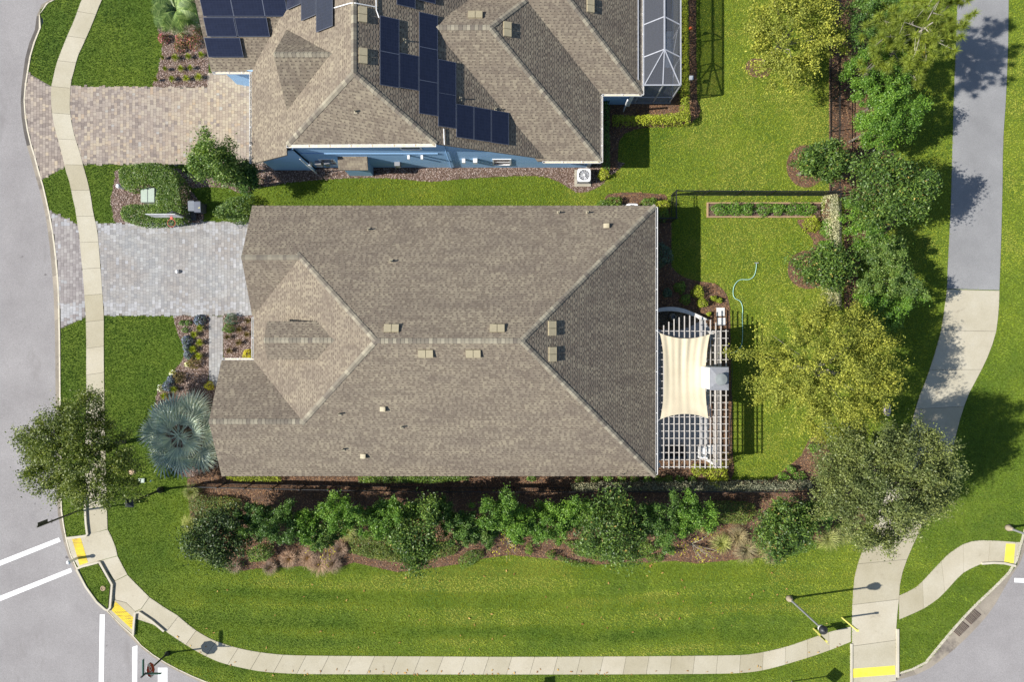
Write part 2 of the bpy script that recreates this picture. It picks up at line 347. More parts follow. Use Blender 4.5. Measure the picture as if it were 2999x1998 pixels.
M['leaf_garden'] = leafmat('garden_tree_leaf', (0.035, 0.075, 0.016), (0.080, 0.140, 0.028), (0.155, 0.215, 0.055), None, 0.45, 0.4, 0.25)
M['leaf_hedge'] = leafmat('hedge_leaf', (0.032, 0.070, 0.010), (0.075, 0.135, 0.018), (0.135, 0.195, 0.030), None, 0.45, 0.4, 0.22)
M['leaf_lime'] = leafmat('lime_leaf', (0.11, 0.14, 0.012), (0.20, 0.24, 0.020), (0.30, 0.33, 0.035), None, 0.55, 0.3, 0.28)
M['leaf_yellow'] = leafmat('yellow_leaf', (0.20, 0.18, 0.015), (0.34, 0.31, 0.025), (0.46, 0.42, 0.05), None, 0.55, 0.3, 0.28)
M['leaf_bronze'] = leafmat('bronze_leaf', (0.05, 0.05, 0.015), (0.105, 0.085, 0.025), (0.17, 0.125, 0.04), (0.33, 0.16, 0.10), 0.55, 0.3, 0.2)
M['leaf_blue'] = leafmat('blue_grey_leaf', (0.05, 0.065, 0.085), (0.105, 0.13, 0.18), (0.19, 0.22, 0.32), None, 0.5, 0.3, 0.15)
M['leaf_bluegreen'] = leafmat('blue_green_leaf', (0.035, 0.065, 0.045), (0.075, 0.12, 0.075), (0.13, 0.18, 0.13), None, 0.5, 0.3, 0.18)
M['leaf_cream'] = leafmat('cream_variegated_leaf', (0.10, 0.115, 0.055), (0.26, 0.265, 0.155), (0.46, 0.44, 0.31), None, 0.55, 0.3, 0.2)
M['leaf_greyvar'] = leafmat('grey_variegated_leaf', (0.040, 0.048, 0.028), (0.09, 0.098, 0.06), (0.30, 0.30, 0.20), None, 0.55, 0.3, 0.15)
M['leaf_cover'] = leafmat('ground_cover_leaf', (0.04, 0.07, 0.012), (0.085, 0.125, 0.02), (0.15, 0.18, 0.035), (0.36, 0.17, 0.06), 0.5, 0.35, 0.2)
M['leaf_pink'] = leafmat('pink_flower', (0.28, 0.06, 0.07), (0.45, 0.12, 0.13), (0.55, 0.24, 0.22), None, 0.6, 0.3, 0.2)
M['leaf_white'] = leafmat('white_flower', (0.45, 0.45, 0.35), (0.65, 0.65, 0.55), (0.8, 0.8, 0.72), None, 0.6, 0.3, 0.2)
M['grass_pink'] = leafmat('pink_muhly', (0.17, 0.115, 0.09), (0.26, 0.185, 0.145), (0.36, 0.27, 0.21), None, 0.7, 0.2, 0.25)
M['grass_green'] = leafmat('fountain_grass', (0.14, 0.165, 0.045), (0.24, 0.265, 0.085), (0.36, 0.36, 0.15), None, 0.6, 0.25, 0.25)
M['grass_purple'] = leafmat('purple_fountain_grass', (0.14, 0.11, 0.07), (0.24, 0.20, 0.115), (0.34, 0.30, 0.17), None, 0.6, 0.25, 0.25)
M['needle'] = leafmat('pine_needle', (0.06, 0.085, 0.012), (0.125, 0.165, 0.020), (0.20, 0.24, 0.035), None, 0.5, 0.35, 0.2)
M['needle_gold'] = leafmat('golden_pine_needle', (0.36, 0.17, 0.02), (0.52, 0.29, 0.03), (0.60, 0.40, 0.06), None, 0.5, 0.35, 0.2)
M['palm_silver'] = leafmat('silver_palm', (0.21, 0.27, 0.24), (0.33, 0.395, 0.345), (0.47, 0.52, 0.44), None, 0.40, 0.55, 0.12)
M['palm_green'] = leafmat('green_palm', (0.045, 0.085, 0.022), (0.095, 0.155, 0.040), (0.20, 0.27, 0.09), None, 0.4, 0.5, 0.2)
M['dead_leaf'] = islands('dead_leaf', [(0, (0.22, 0.10, 0.03)), (0.5, (0.36, 0.20, 0.06)), (1, (0.5, 0.33, 0.10))], 0.8)
# ------------------------------------------------------------------ ground, road, kerbs
def sheet(name, poly, z, mat, kind='structure', label=None, parent=None):
    poly = ccw(poly); o = me(name, [(x, y, z) for x, y in poly], [tuple(range(len(poly)))], mat, parent)
    if kind and parent is None: o['kind'] = kind
    if label: o['label'] = label
    return o
sheet('ground', [(-500, -500), (500, -500), (500, 500), (-500, 500)], -0.22, M['lawn'])
sheet('road', [(-70, -60), (70, -60), (70, 70), (-70, 70)], -0.10, M['road'])

KC = [(700, -700), (560, -200)] + Z(0, 0, [(480, 0), (400, 200), (330, 370), (285, 520), (262, 660), (240, 800), (230, 930), (245, 1100), (280, 1280), (330, 1450), (360, 1566)]) \
   + Z(0, 500, [(400, 130), (450, 350), (480, 500), (510, 700), (530, 900), (545, 1100), (550, 1300), (555, 1560)]) \
   + Z(0, 1000, [(557, 300), (562, 700), (566, 1100), (572, 1560)]) \
   + Z(0, 1498, [(590, 120), (612, 242), (655, 400), (715, 530), (800, 690), (900, 830), (985, 908), (1100, 1030), (1228, 1142), (1300, 1230), (1400, 1310), (1560, 1410), (1700, 1480), (1830, 1540)]) \
   + [(640, 2008), (740, 2032), (900, 2048)]
KE = [(672, -715), (535, -210)] + Z(0, 0, [(425, -10), (345, 190), (268, 360), (225, 510), (205, 650), (187, 800), (180, 930), (192, 1105), (225, 1290), (275, 1460), (303, 1566)]) \
   + Z(0, 500, [(345, 140), (398, 350), (425, 510), (450, 710), (468, 910), (483, 1110), (490, 1300), (497, 1560)]) \
   + Z(0, 1000, [(500, 300), (503, 700), (508, 1100), (520, 1560)]) \
   + Z(0, 1498, [(542, 130), (570, 265), (615, 415), (680, 550), (762, 690), (862, 815), (945, 900), (1068, 1040), (1180, 1155), (1262, 1240), (1370, 1330), (1530, 1430), (1675, 1505), (1800, 1562)]) \
   + [(632, 2024), (735, 2050), (900, 2068)]
KCs, KEs = WP(smooth(KC, 4)), WP(smooth(KE, 4))
K2C = [(2545, 2003)] + Z(2250, 1498, [(1195, 1500), (1300, 1470), (1440, 1410), (1520, 1315), (1600, 1220), (1700, 1100), (1890, 890), (2060, 730), (2200, 590), (2265, 510), (2300, 420), (2330, 300)]) + [(3010, 1540), (3060, 1430), (3150, 1330)]
K2E = [(2560, 2030)] + Z(2250, 1498, [(1240, 1545), (1370, 1510), (1510, 1440), (1640, 1340), (1790, 1210), (1890, 1110), (2000, 990), (2100, 850), (2235, 610), (2300, 520), (2345, 430), (2380, 310)]) + [(3028, 1545), (3076, 1436), (3165, 1345)]
K2Cs, K2Es = WP(smooth(K2C, 4)), WP(smooth(K2E, 4))

lawn_outline = KCs + WP([(1300, 2075), (2300, 2078), (2480, 2040)]) + K2Cs + WP([(3800, 700), (9000, 200), (9000, -6000), (1200, -6000)])
mb = MB().prism(lawn_outline, -0.2, 0.0)
lawn = mb.build('lawn', M['lawn']); tag(lawn, 'mown green lawn around the houses and paths', kind='structure')

def ribbon_pieces(root, name, L_, R_, zl, zr, step, mat, gap=0.012, zb=-0.18, sub=3, curved=True):
    n = max(1, int(round(0.5 * (plen(L_) + plen(R_)) / step))); k = n * sub
    A = resample(L_, k + 1); B = resample(R_, k + 1); out = []
    for i in range(n):
        a = A[i * sub:(i + 1) * sub + 1].copy(); b = B[i * sub:(i + 1) * sub + 1].copy()
        for P in (a, b):
            d0 = (P[1] - P[0]) / np.linalg.norm(P[1] - P[0]); d1 = (P[-1] - P[-2]) / np.linalg.norm(P[-1] - P[-2])
            P[0] += d0 * gap / 2; P[-1] -= d1 * gap / 2
        m_ = sub + 1; dz = random.uniform(-0.003, 0.003)
        v = [(x, y, zl + dz) for x, y in a] + [(x, y, zr + dz) for x, y in b] + [(x, y, zb) for x, y in a] + [(x, y, zb) for x, y in b]
        f = []
        for j in range(sub):
            f.append((j, j + 1, m_ + j + 1, m_ + j)); f.append((j + 1, j, 2 * m_ + j, 2 * m_ + j + 1)); f.append((m_ + j, m_ + j + 1, 3 * m_ + j + 1, 3 * m_ + j))
        f.append((0, m_, 3 * m_, 2 * m_)); f.append((m_ - 1 + m_, m_ - 1, 3 * m_ - 1, 4 * m_ - 1))
        o = me(name, v, f, mat, root); out.append(o)
    return out
def lerp_line(A, B, t, n=200):
    a = resample(A, n); b = resample(B, n); return [tuple(p) for p in a * (1 - t) + b * t]
kerb = struct('kerb', 'concrete kerb and gutter along the left road')
for o in ribbon_pieces(kerb, 'gutter_slab', KEs, lerp_line(KEs, KCs, 0.74), -0.094, -0.075, 3.0, M['gutter_pan']):
    if W(0, 430)[1] < np.mean([v.co.y for v in o.data.vertices]) < W(0, 60)[1]: o.data.materials[0] = M['gutter_wet']
ribbon_pieces(kerb, 'kerb_stone', lerp_line(KEs, KCs, 0.75), KCs, 0.02, 0.035, 3.0, M['kerb_white'])
kerb2 = struct('kerb', 'concrete kerb and gutter along the road at lower right')
ribbon_pieces(kerb2, 'gutter_slab', K2Cs, K2Es, -0.06, -0.092, 3.0, M['gutter_pan'])
K2in = WP(smooth([(x - 6, y - 4) for x, y in K2C], 4))
ribbon_pieces(kerb2, 'kerb_stone', K2in, K2Cs, 0.035, 0.03, 3.0, M['kerb_white'])

# painted crosswalk bars and stop line
def px_prism(name, pts, z0, z1, mat, parent=None, label=None, kind=None):
    o = MB().prism(WP(pts, z1), z0, z1).build(name, mat, parent)
    if label: o['label'] = label
    if kind: o['kind'] = kind
    return o
mk = struct('road_marking', 'white crosswalk bars and stop line painted on the road')
for pts in ([(-60, 478), (540, 243), (558, 278), (-60, 527)], [(-60, 804), (650, 522), (662, 560), (-60, 852)], [(917, 950), (962, 950), (950, 1700), (905, 1700)],
            [(1215, 1250), (1262, 1235), (1258, 1700), (1213, 1700)], [(1450, 1440), (1538, 1440), (1538, 1640), (1450, 1640)]):
    sheet('painted_bar', WP(Z(0, 1498, pts), -0.096), -0.0955, M['white_paint'], None, None, mk)
sheet('painted_bar', WP(Z(2250, 1498, [(2260, 615), (2420, 620), (2420, 662), (2260, 655)]), -0.096), -0.0955, M['white_paint'], None, None, mk)

# ------------------------------------------------------------------ sidewalks
PAVED = []          # polygons where no grass or mulch grows
SWL = [(330, -420), (275, -90)] + Z(0, 0, [(750, 0), (690, 170), (620, 330), (560, 480), (520, 590), (490, 720), (473, 800), (472, 900), (480, 1020), (500, 1150), (540, 1300), (580, 1450), (605, 1566)]) \
    + Z(0, 500, [(640, 100), (665, 230), (690, 330), (715, 500), (730, 590), (745, 760), (765, 970), (780, 1180), (790, 1350), (795, 1560)]) \
    + Z(0, 1000, [(795, 300), (795, 600), (788, 950), (785, 1250), (785, 1560)]) + Z(0, 1498, [(805, 100), (828, 208)])
SWR = [(400, -400), (335, -85)] + Z(0, 0, [(935, 0), (880, 140), (830, 265), (770, 400), (715, 520), (685, 640), (655, 750), (645, 900), (645, 1010), (660, 1130), (690, 1260), (735, 1400), (778, 1564)]) \
    + Z(0, 500, [(805, 90), (840, 260), (855, 370), (885, 500), (900, 590), (915, 760), (930, 960), (945, 1170), (955, 1340), (955, 1560)]) \
    + Z(0, 1000, [(957, 300), (960, 600), (968, 950), (978, 1300), (985, 1560)]) + Z(0, 1498, [(988, 90), (990, 165)])
A_, B_ = WP(smooth(SWL, 4)), WP(smooth(SWR, 4)); PAVED.append(A_ + B_[::-1])
walk = struct('sidewalk', 'concrete sidewalk running beside the left road')
sheet('joint_bed', A_ + B_[::-1], 0.008, M['soil'], None, None, walk)
ribbon_pieces(walk, 'concrete_panel', A_, B_, 0.036, 0.036, 1.75, M['concrete'], 0.022)
SBT = Z(0, 1498, [(1640, 965), (1780, 1080), (1930, 1170), (2060, 1220), (2200, 1260)]) + Z(750, 1498, [(0, 1290), (200, 1315), (400, 1325), (820, 1330), (1690, 1335)]) + Z(1500, 1498, [(0, 1338), (860, 1335), (1500, 1330), (1930, 1325), (2150, 1318)]) + Z(2250, 1498, [(0, 1285), (180, 1240), (370, 1175), (560, 1110), (758, 1060)])
SBB = Z(0, 1498, [(1530, 1108), (1700, 1222), (1850, 1310), (2000, 1380), (2120, 1415)]) + Z(750, 1498, [(0, 1465), (200, 1485), (400, 1495), (820, 1498), (1690, 1500)]) + Z(1500, 1498, [(0, 1500), (860, 1499), (1500, 1496), (1930, 1492), (2170, 1480)]) + Z(2250, 1498, [(0, 1450), (215, 1390), (425, 1325), (600, 1262), (758, 1198)])
A_, B_ = WP(smooth(SBT, 4)), WP(smooth(SBB, 4)); PAVED.append(A_ + B_[::-1])
walk2 = struct('sidewalk', 'concrete sidewalk along the bottom edge of the big lawn')
sheet('joint_bed', A_ + B_[::-1], 0.008, M['soil'], None, None, walk2)
ribbon_pieces(walk2, 'concrete_panel', B_, A_, 0.036, 0.036, 1.545, M['concrete'], 0.022)
# corner ramp
corner = struct('corner_ramp', 'concrete corner landing with two yellow warning pads')
CP = [[(612, 243), (825, 208), (988, 170), (1020, 230), (1060, 330), (1078, 410), (830, 478), (722, 520), (655, 400)],
      [(832, 481), (1079, 414), (1168, 583), (1058, 640), (1000, 560), (920, 480)],
      [(1058, 644), (1170, 588), (1240, 660), (1370, 790), (1295, 898), (1240, 920), (1160, 840), (1060, 815), (1050, 700)],
      [(985, 906), (1030, 880), (1055, 818), (1158, 843), (1240, 924), (1232, 1142), (1100, 1030)],
      [(1240, 926), (1298, 901), (1373, 793), (1500, 880), (1638, 965), (1528, 1107), (1400, 1040), (1250, 990)],
      [(715, 524), (828, 482), (915, 484), (1055, 650), (1050, 815), (985, 904), (900, 830), (800, 690)]]
for p in CP:
    px_prism('concrete_panel', Z(0, 1498, p), -0.16, 0.036, M['concrete'], corner)
PAVED.append(WP(Z(0, 1498, [(612, 243), (825, 208), (988, 170), (1060, 330), (1078, 410), (1168, 583), (1240, 660), (1370, 790), (1500, 880), (1638, 965), (1528, 1107), (1400, 1040), (1250, 960), (1232, 1142), (1100, 1030), (985, 904), (900, 830), (800, 690), (715, 524), (655, 400)])))
def warning_pad(pts, ox, oy, mat, parent, label):
    p = WP(Z(ox, oy, pts)); o = sheet('warning_pad', p, 0.0405, mat, None, label, parent)
    q = [np.array(x) for x in p]; m_ = MB()                     # raised ribs of the tactile pad
    e1, e2 = (q[0], q[1]), (q[3], q[2]); n = max(6, int(np.linalg.norm(q[3] - q[0]) / 0.13))
    for i in range(1, n):
        t = i / n; a = e1[0] * (1 - t) + e2[0] * t; b = e1[1] * (1 - t) + e2[1] * t; a, b = a * 0.97 + b * 0.03, a * 0.03 + b * 0.97
        m_.bar((a[0], a[1], 0.044), (b[0], b[1], 0.044), 0.03, 0.008)
    m_.build('pad_ribs', mat, o)
    return o
warning_pad([(665, 255), (745, 245), (812, 470), (735, 497)], 0, 1498, M['yellow_worn'], corner, 'worn yellow tactile pad beside the upper crosswalk')
warning_pad([(1062, 828), (1238, 985), (1222, 1092), (1030, 912)], 0, 1498, M['yellow_worn'], corner, 'faded yellow tactile pad beside the lower crosswalk')
def kerb_line(pts, ox, oy, w, h, parent, mat=None, z0=-0.05):
    """a raised kerb along a pixel polyline"""
    P = WP(Z(ox, oy, pts)); P = [np.array(p) for p in P]; n = len(P); Lf = []; Rt = []
    for i in range(n):
        d = P[min(i + 1, n - 1)] - P[max(i - 1, 0)]; d /= np.linalg.norm(d); nn = np.array([-d[1], d[0]])
        Lf.append(P[i] + nn * w / 2); Rt.append(P[i] - nn * w / 2)
    return MB().prism([tuple(p) for p in Lf] + [tuple(p) for p in Rt[::-1]], z0, h).build('raised_kerb', mat or M['kerb_white'], parent)
kerb_line([(792, -130), (793, 0), (800, 110), (812, 205), (800, 222), (720, 232), (620, 243)], 0, 1498, 0.13, 0.16, corner)
kerb_line([(720, 522), (765, 503), (905, 465), (925, 462), (1040, 668), (1022, 880), (1000, 905), (975, 895), (900, 828), (800, 690), (724, 545), (716, 528)], 0, 1498, 0.13, 0.17, corner)
kerb_line([(1232, 1135), (1240, 1010), (1250, 930), (1285, 922), (1400, 1000), (1515, 1098)], 0, 1498, 0.13, 0.16, corner)
ISL = WP(Z(0, 1498, [(735, 525), (905, 480), (1015, 670), (995, 885), (900, 815), (805, 680)]))
isl = MB().prism(ISL, 0.0, 0.10).build('kerbed_grass_island', M['lawn']); tag(isl, 'small kerbed grass island at the corner of the road', kind='structure')
m_ = MB().lathe([(0.17, 0.10), (0.17, 0.13), (0.12, 0.13), (0.12, 0.105), (0.0, 0.105)], W3(*Z(0, 1498, [(955, 705)])[0]), 20)
tag(m_.build('drain_ring', M['stone']), 'round tan access ring set in the kerbed grass island', 'utility cover')

# the cart path on the right: asphalt above, concrete below
PAL = [(2805, -300)] + Z(2250, 0, [(1735, 0), (1730, 200), (1715, 600), (1700, 1000), (1690, 1400)]) + Z(2250, 500, [(1685, 0), (1670, 450), (1650, 850), (1640, 1085)])
PAR = [(2960, -300)] + Z(2250, 0, [(2205, 0), (2200, 400), (2180, 900), (2160, 1200), (2150, 1500)]) + Z(2250, 500, [(2150, 50), (2140, 500), (2125, 950), (2120, 1097)])
pa = WP(smooth(PAL, 3)); pb = WP(smooth(PAR, 3)); PAVED.append(pa + pb[::-1])
path = struct('cart_path', 'wide cart path, grey asphalt above and pale concrete below')
k = MB().prism(pa + pb[::-1], -0.1, 0.03); k.build('asphalt_strip', M['path_asphalt'], path)
PCL = Z(2250, 500, [(1640, 1090), (1620, 1250), (1590, 1450)]) + Z(2250, 1000, [(1560, 0), (1500, 200), (1430, 400), (1370, 550), (1330, 700)]) + [(2640, 1330), (2590, 1450), (2552, 1560)] + Z(2250, 1498, [(870, 350), (820, 490), (790, 620), (775, 800), (768, 1000), (768, 1200), (768, 1440), (768, 1620)])
PCR = Z(2250, 500, [(2120, 1102), (2115, 1250), (2095, 1450)]) + Z(2250, 1000, [(2065, 0), (2000, 170), (1920, 330), (1830, 500), (1770, 680), (1730, 820), (1700, 960)]) + [(2760, 1400), (2718, 1500)] + Z(2250, 1498, [(1350, 260), (1280, 420), (1230, 560), (1203, 700), (1195, 850), (1176, 1000), (1172, 1200), (1172, 1440), (1172, 1560)])
ca, cb = WP(smooth(PCL, 3)), WP(smooth(PCR, 3)); PAVED.append(ca + cb[::-1])
sheet('joint_bed', ca + cb[::-1], 0.008, M['soil'], None, None, path)
ribbon_pieces(path, 'concrete_panel', ca, cb, 0.037, 0.037, 2.75, M['concrete'], 0.022)
kerb_line([(1184, 1080), (1184, 1300), (1184, 1525)], 2250, 1498, 0.16, 0.10, path)
kerb_line([(760, 1215), (760, 1600)], 2250, 1498, 0.13, 0.10, path)
warning_pad([(772, 1447), (1160, 1417), (1164, 1500), (775, 1530)], 2250, 1498, M['yellow_pad'], path, 'bright yellow tactile pad at the foot of the cart path')
UT = Z(2250, 1498, [(1200, 775), (1330, 715), (1400, 660), (1480, 575), (1630, 415), (1720, 345), (1810, 295), (1930, 268), (2100, 272), (2290, 285)])
UB = Z(2250, 1498, [(1200, 995), (1350, 930), (1440, 885), (1560, 800), (1640, 720), (1770, 580), (1860, 525), (1960, 485), (2160, 470), (2262, 490)])
ua, ub = WP(smooth(UT, 4)), WP(smooth(UB, 4)); PAVED.append(ua + ub[::-1])
walk3 = struct('sidewalk', 'curving concrete sidewalk branching off the cart path to the right')
sheet('joint_bed', ua + ub[::-1], 0.008, M['soil'], None, None, walk3)
ribbon_pieces(walk3, 'concrete_panel', ub, ua, 0.036, 0.036, 2.0, M['concrete'], 0.022)
px_prism('concrete_panel', Z(2250, 1498, [(2262, 490), (2290, 285), (2340, 287), (2330, 310), (2300, 425)]), -0.1, 0.03, M['concrete'], walk3)
warning_pad([(2180, 297), (2265, 300), (2250, 478), (2162, 470)], 2250, 1498, M['yellow_pad'], walk3, 'bright yellow tactile pad at the right edge')
kerb_line([(1955, 478), (2060, 470), (2160, 475), (2262, 500)], 2250, 1498, 0.14, 0.13, walk3)
# storm inlet
gi = thing('storm_grate', 'rusty double storm drain grate in the gutter at lower right', 'drain')
for q in ([(1890, 895), (1960, 955), (1870, 1045), (1800, 980)], [(1785, 1010), (1850, 1065), (1760, 1155), (1690, 1095)]):
    P = [np.array(W(*p)) for p in Z(2250, 1498, q)]
    fr = MB().prism([tuple(p) for p in P], -0.07, -0.045).build('grate_frame', M['iron'], gi)
    for i in range(1, 11):
        t = i / 11; a = P[0] * (1 - t) + P[3] * t; b = P[1] * (1 - t) + P[2] * t
        MB().bar((a[0], a[1], -0.03), (b[0], b[1], -0.03), 0.028, 0.03).build('grate_bar', M['gutter_pan'], fr)

# ------------------------------------------------------------------ paver driveways
def pavers(root, poly, mat, seed, rowh=0.20, widths=(0.16, 0.22, 0.22, 0.30), ztop=0.024, limit=300, vertical=True, edge=None, edgemat=None, single=True):
    """rows of individual pavers; the ones nearest the camera axis are single objects, the rest one mesh"""
    r = random.Random(seed); P = np.array(poly); x0, y0 = P.min(0); x1, y1 = P.max(0); recs = []
    c = x0
    while c < x1:
        y = y0 - r.random() * 0.3
        while y < y1:
            w = r.choice(widths); recs.append((c, c + rowh, y, y + w)); y += w
        c += rowh
    R_ = np.array(recs); ok = inpoly((R_[:, 0] + R_[:, 1]) / 2, (R_[:, 2] + R_[:, 3]) / 2, poly); R_ = R_[ok]
    d = np.hypot(R_[:, 0], R_[:, 2]); R_ = R_[np.argsort(d)]
    groups = {}
    for i, (a, b, c_, d_) in enumerate(R_):
        mm = mat
        if edge is not None and edge((a + b) / 2, (c_ + d_) / 2) > r.random(): mm = edgemat
        groups.setdefault(mm.name, (mm, []))[1].append((a, b, c_, d_, i))
    g = 0.0045; big = {}
    unit = bpy.data.meshes.get('paver_unit')
    for mm, lst in groups.values():
        mbig = MB(); um = None
        for a, b, c_, d_, i in lst:
            z = ztop + r.uniform(-0.004, 0.004)
            if single and i < limit:
                if um is None:
                    t = MB().prism([(-.5, -.5), (.5, -.5), (.5, .5), (-.5, .5)], -1, 0); um = bpy.data.meshes.new('paver'); um.from_pydata(t.v, [], t.f); um.materials.append(mm)
                o = bpy.data.objects.new('paver', um); link(o, root); o.location = ((a + b) / 2, (c_ + d_) / 2, z); o.scale = (b - a - 2 * g, d_ - c_ - 2 * g, 0.04)
            else: mbig.prism([(a + g, c_ + g), (b - g, c_ + g), (b - g, d_ - g), (a + g, d_ - g)], z - 0.03, z)
        if mbig.v:
            o = mbig.build('paver_field', mm, root); o['kind'] = 'stuff'
def curve_between(C, y0, y1):
    P = resample(C, 800); return [tuple(p) for p in P if y1 <= p[1] <= y0]
swR = WP(smooth(SWR, 4)); swL = WP(smooth(SWL, 4))
# grey driveway of the main house
_, yt = W(0, 654); _, yb = W(0, 925)
left = [(x - 0.05, y) for x, y in curve_between(swR, yt, yb)]
XE = W(790, 0)[0]
DRV = [(left[0][0], yt)] + left + [(left[-1][0], yb), (XE, yb), (XE, yt + 0.1)]
drv = struct('driveway', 'grey paver driveway of the large house in the middle')
sheet('sand_bed', DRV, 0.006, M['soil'], None, None, drv); PAVED.append(DRV)
def band(x, y):
    return 0.5 if (y > yt - 0.7 or y < yb + 0.95) else (0.16 if x > W(620, 0)[0] else 0.05)
pavers(drv, DRV, M['paver_grey'], 3, edge=band, edgemat=M['paver_white'])
WALKP = WP([(612, 926), (654, 926), (652, 1010), (652, 1085), (640, 1130), (612, 1130)])
pw = struct('garden_walk', 'narrow grey paver walk between two planting beds'); sheet('sand_bed', WALKP, 0.006, M['soil'], None, None, pw); PAVED.append(WALKP)
pavers(pw, WALKP, M['paver_grey'], 5, rowh=0.19, widths=(0.2, 0.3))
# apron between kerb and sidewalk, main house
lk = curve_between(KCs, W(0, 500 + 360 / 3.136)[1], W(0, 500 + 1470 / 3.136)[1]); rk = [(x + 0.05, y) for x, y in curve_between(swL, W(0, 500 + 490 / 3.136)[1], W(0, 500 + 1345 / 3.136)[1])]
APR = [(x - 0.02, y) for x, y in lk] + rk[::-1]
ap = struct('driveway_apron', 'mauve grey paver apron of the grey driveway beside the road'); sheet('sand_bed', APR, 0.006, M['soil'], None, None, ap); PAVED.append(APR)
pavers(ap, APR, M['paver_mauve'], 8, edge=lambda x, y: 0.5 if (y < W(0, 890)[1] or y > W(0, 665)[1]) else 0.03, edgemat=M['paver_white'])
# tan driveway of the neighbour
_, yt2 = W(0, 254); _, yb2 = W(0, 481)
left = [(x - 0.05, y) for x, y in curve_between(swR, yt2, yb2)]
XE2 = W(800, 0)[0]
DRV2 = [(left[0][0], yt2)] + left + [(left[-1][0], yb2), (XE2, yb2), (XE2, yt2 + 0.9), (W(609, 0)[0], W(0, 215)[1]), (W(609, 0)[0], yt2)]
drv2 = struct('driveway', 'tan paver driveway of the blue house at the top'); sheet('sand_bed', DRV2, 0.006, M['soil'], None, None, drv2); PAVED.append(DRV2)
pavers(drv2, DRV2, M['paver_tan'], 4, edge=lambda x, y: max(0.05, min(0.6, (-21.5 - x) / 6)), edgemat=M['paver_brown'])
lk = curve_between(KCs, W(0, 665 / 3.136)[1], W(0, 500 + 85 / 3.136)[1]); rk = [(x + 0.05, y) for x, y in curve_between(swL, W(0, 790 / 3.136)[1], W(0, 1530 / 3.136)[1])]
APR2 = [(x - 0.02, y) for x, y in lk] + rk[::-1]
ap2 = struct('driveway_apron', 'brown paver apron of the tan driveway beside the road'); sheet('sand_bed', APR2, 0.006, M['soil'], None, None, ap2); PAVED.append(APR2)
pavers(ap2, APR2, M['paver_brown'], 9)

# ------------------------------------------------------------------ mulch beds
BEDS = []
def bed(pts, pale, label, sm=True):
    p = smooth(pts, 3, True) if sm else pts
    P = WP(p); o = sheet('mulch_bed', P, 0.012 + 0.003 * len(BEDS) * 0.2, M['mulch_bed'], 'structure', label); BEDS.append((P, pale)); return o
bed(Z(0, 0, [(1440, 60), (1440, 150), (1450, 260), (1490, 400), (1480, 520), (1440, 700), (1412, 795), (1700, 798), (1905, 795), (1915, 600), (2000, 300), (1990, 60), (1700, 0)]), 1, 'pale mulch bed of lime tufts beside the tan driveway')
bed(Z(0, 500, [(1600, 1335), (1760, 1338), (1920, 1335), (1922, 1450), (1922, 1560)]) + Z(0, 1000, [(1922, 250), (1922, 378), (2060, 460), (2150, 800), (2150, 1200), (1900, 1260), (1600, 1200), (1430, 900), (1425, 650), (1450, 445), (1520, 370), (1600, 265), (1685, 150), (1675, 20)]) + Z(0, 500, [(1650, 1540)]), 1, 'pale mulch bed wrapping the grey walk and the silver palm')
bed(Z(0, 500, [(2052, 1332), (2400, 1332), (2400, 1568)]) + Z(0, 1000, [(2400, 260), (2052, 260), (2052, 30)]), 1, 'pale mulch bed between the grey walk and the house', False)
bed(Z(0, 500, [(1060, 60), (1035, 180), (1018, 270), (1040, 390), (1085, 490), (1400, 490), (1840, 488), (1840, 300), (1700, 120), (1640, -20), (1100, -10)]), 1, 'pale mulch bed under the clipped hedge and green transformer')
bed(Z(0, 500, [(1660, 30), (1750, 150), (1900, 150), (2100, 160), (2200, 205), (2300, 190)]) + Z(750, 500, [(0, 150), (150, 140), (260, 115), (600, 82), (1000, 65), (1300, 75), (1600, 100), (1900, 75), (2340, 50)]) + Z(1500, 500, [(280, 55), (420, 100), (540, 170), (620, 203), (740, 175), (830, 120), (880, 60), (960, 0), (960, -90), (0, -90)]) + Z(750, 500, [(600, -90), (0, -60)]), 1, 'pale mulch strip along the blue side wall')
bed(Z(1500, 0, [(830, 860), (800, 1450), (860, 1568), (975, 1560), (970, 1400), (980, 1300), (1030, 1230), (1120, 1190), (1250, 1170), (1500, 1160), (1640, 1130), (1715, 1070), (1725, 1000), (1695, 900), (1690, 400), (1690, -60), (1540, -60), (1540, 860)]), 2, 'dark mulch bed around the L shaped hedge', False)
def ring(cx, cy, rx, ry, pale, label): bed([(cx + rx * math.cos(a), cy + ry * math.sin(a)) for a in np.linspace(0, 2 * math.pi, 14)[:-1]], pale, label)
ring(2222, 198, 40, 29, 2, 'round mulch ring under the yellow green tree at the top')
ring(2360, 487, 57, 62, 2, 'round mulch ring under the glossy tree by the black fence')
ring(2366, 790, 60, 56, 2, 'round mulch ring under the glossy tree by the cream hedge')
bed(Z(1500, 500, [(860, 280), (890, 215), (1100, 200), (1350, 215), (1420, 250), (1460, 480), (1462, 850), (1480, 900), (1560, 970), (1700, 1015), (1850, 1035), (1930, 1090), (1980, 1170), (2000, 1300), (2003, 1560)]) + Z(1500, 1000, [(2010, 300), (2020, 650), (2022, 1000), (2010, 1270), (1700, 1300), (1200, 1290), (1180, 900)]) + Z(1500, 500, [(1180, 1560), (1180, 500), (1000, 330)]), 2, 'dark mulch bed wrapping the patio and pergola')
bed(Z(2250, 500, [(265, 450), (470, 440), (560, 200), (560, 700), (470, 760), (400, 720), (412, 690), (400, 620), (330, 550)]), 2, 'brown mulch wedge beside the cream hedge')
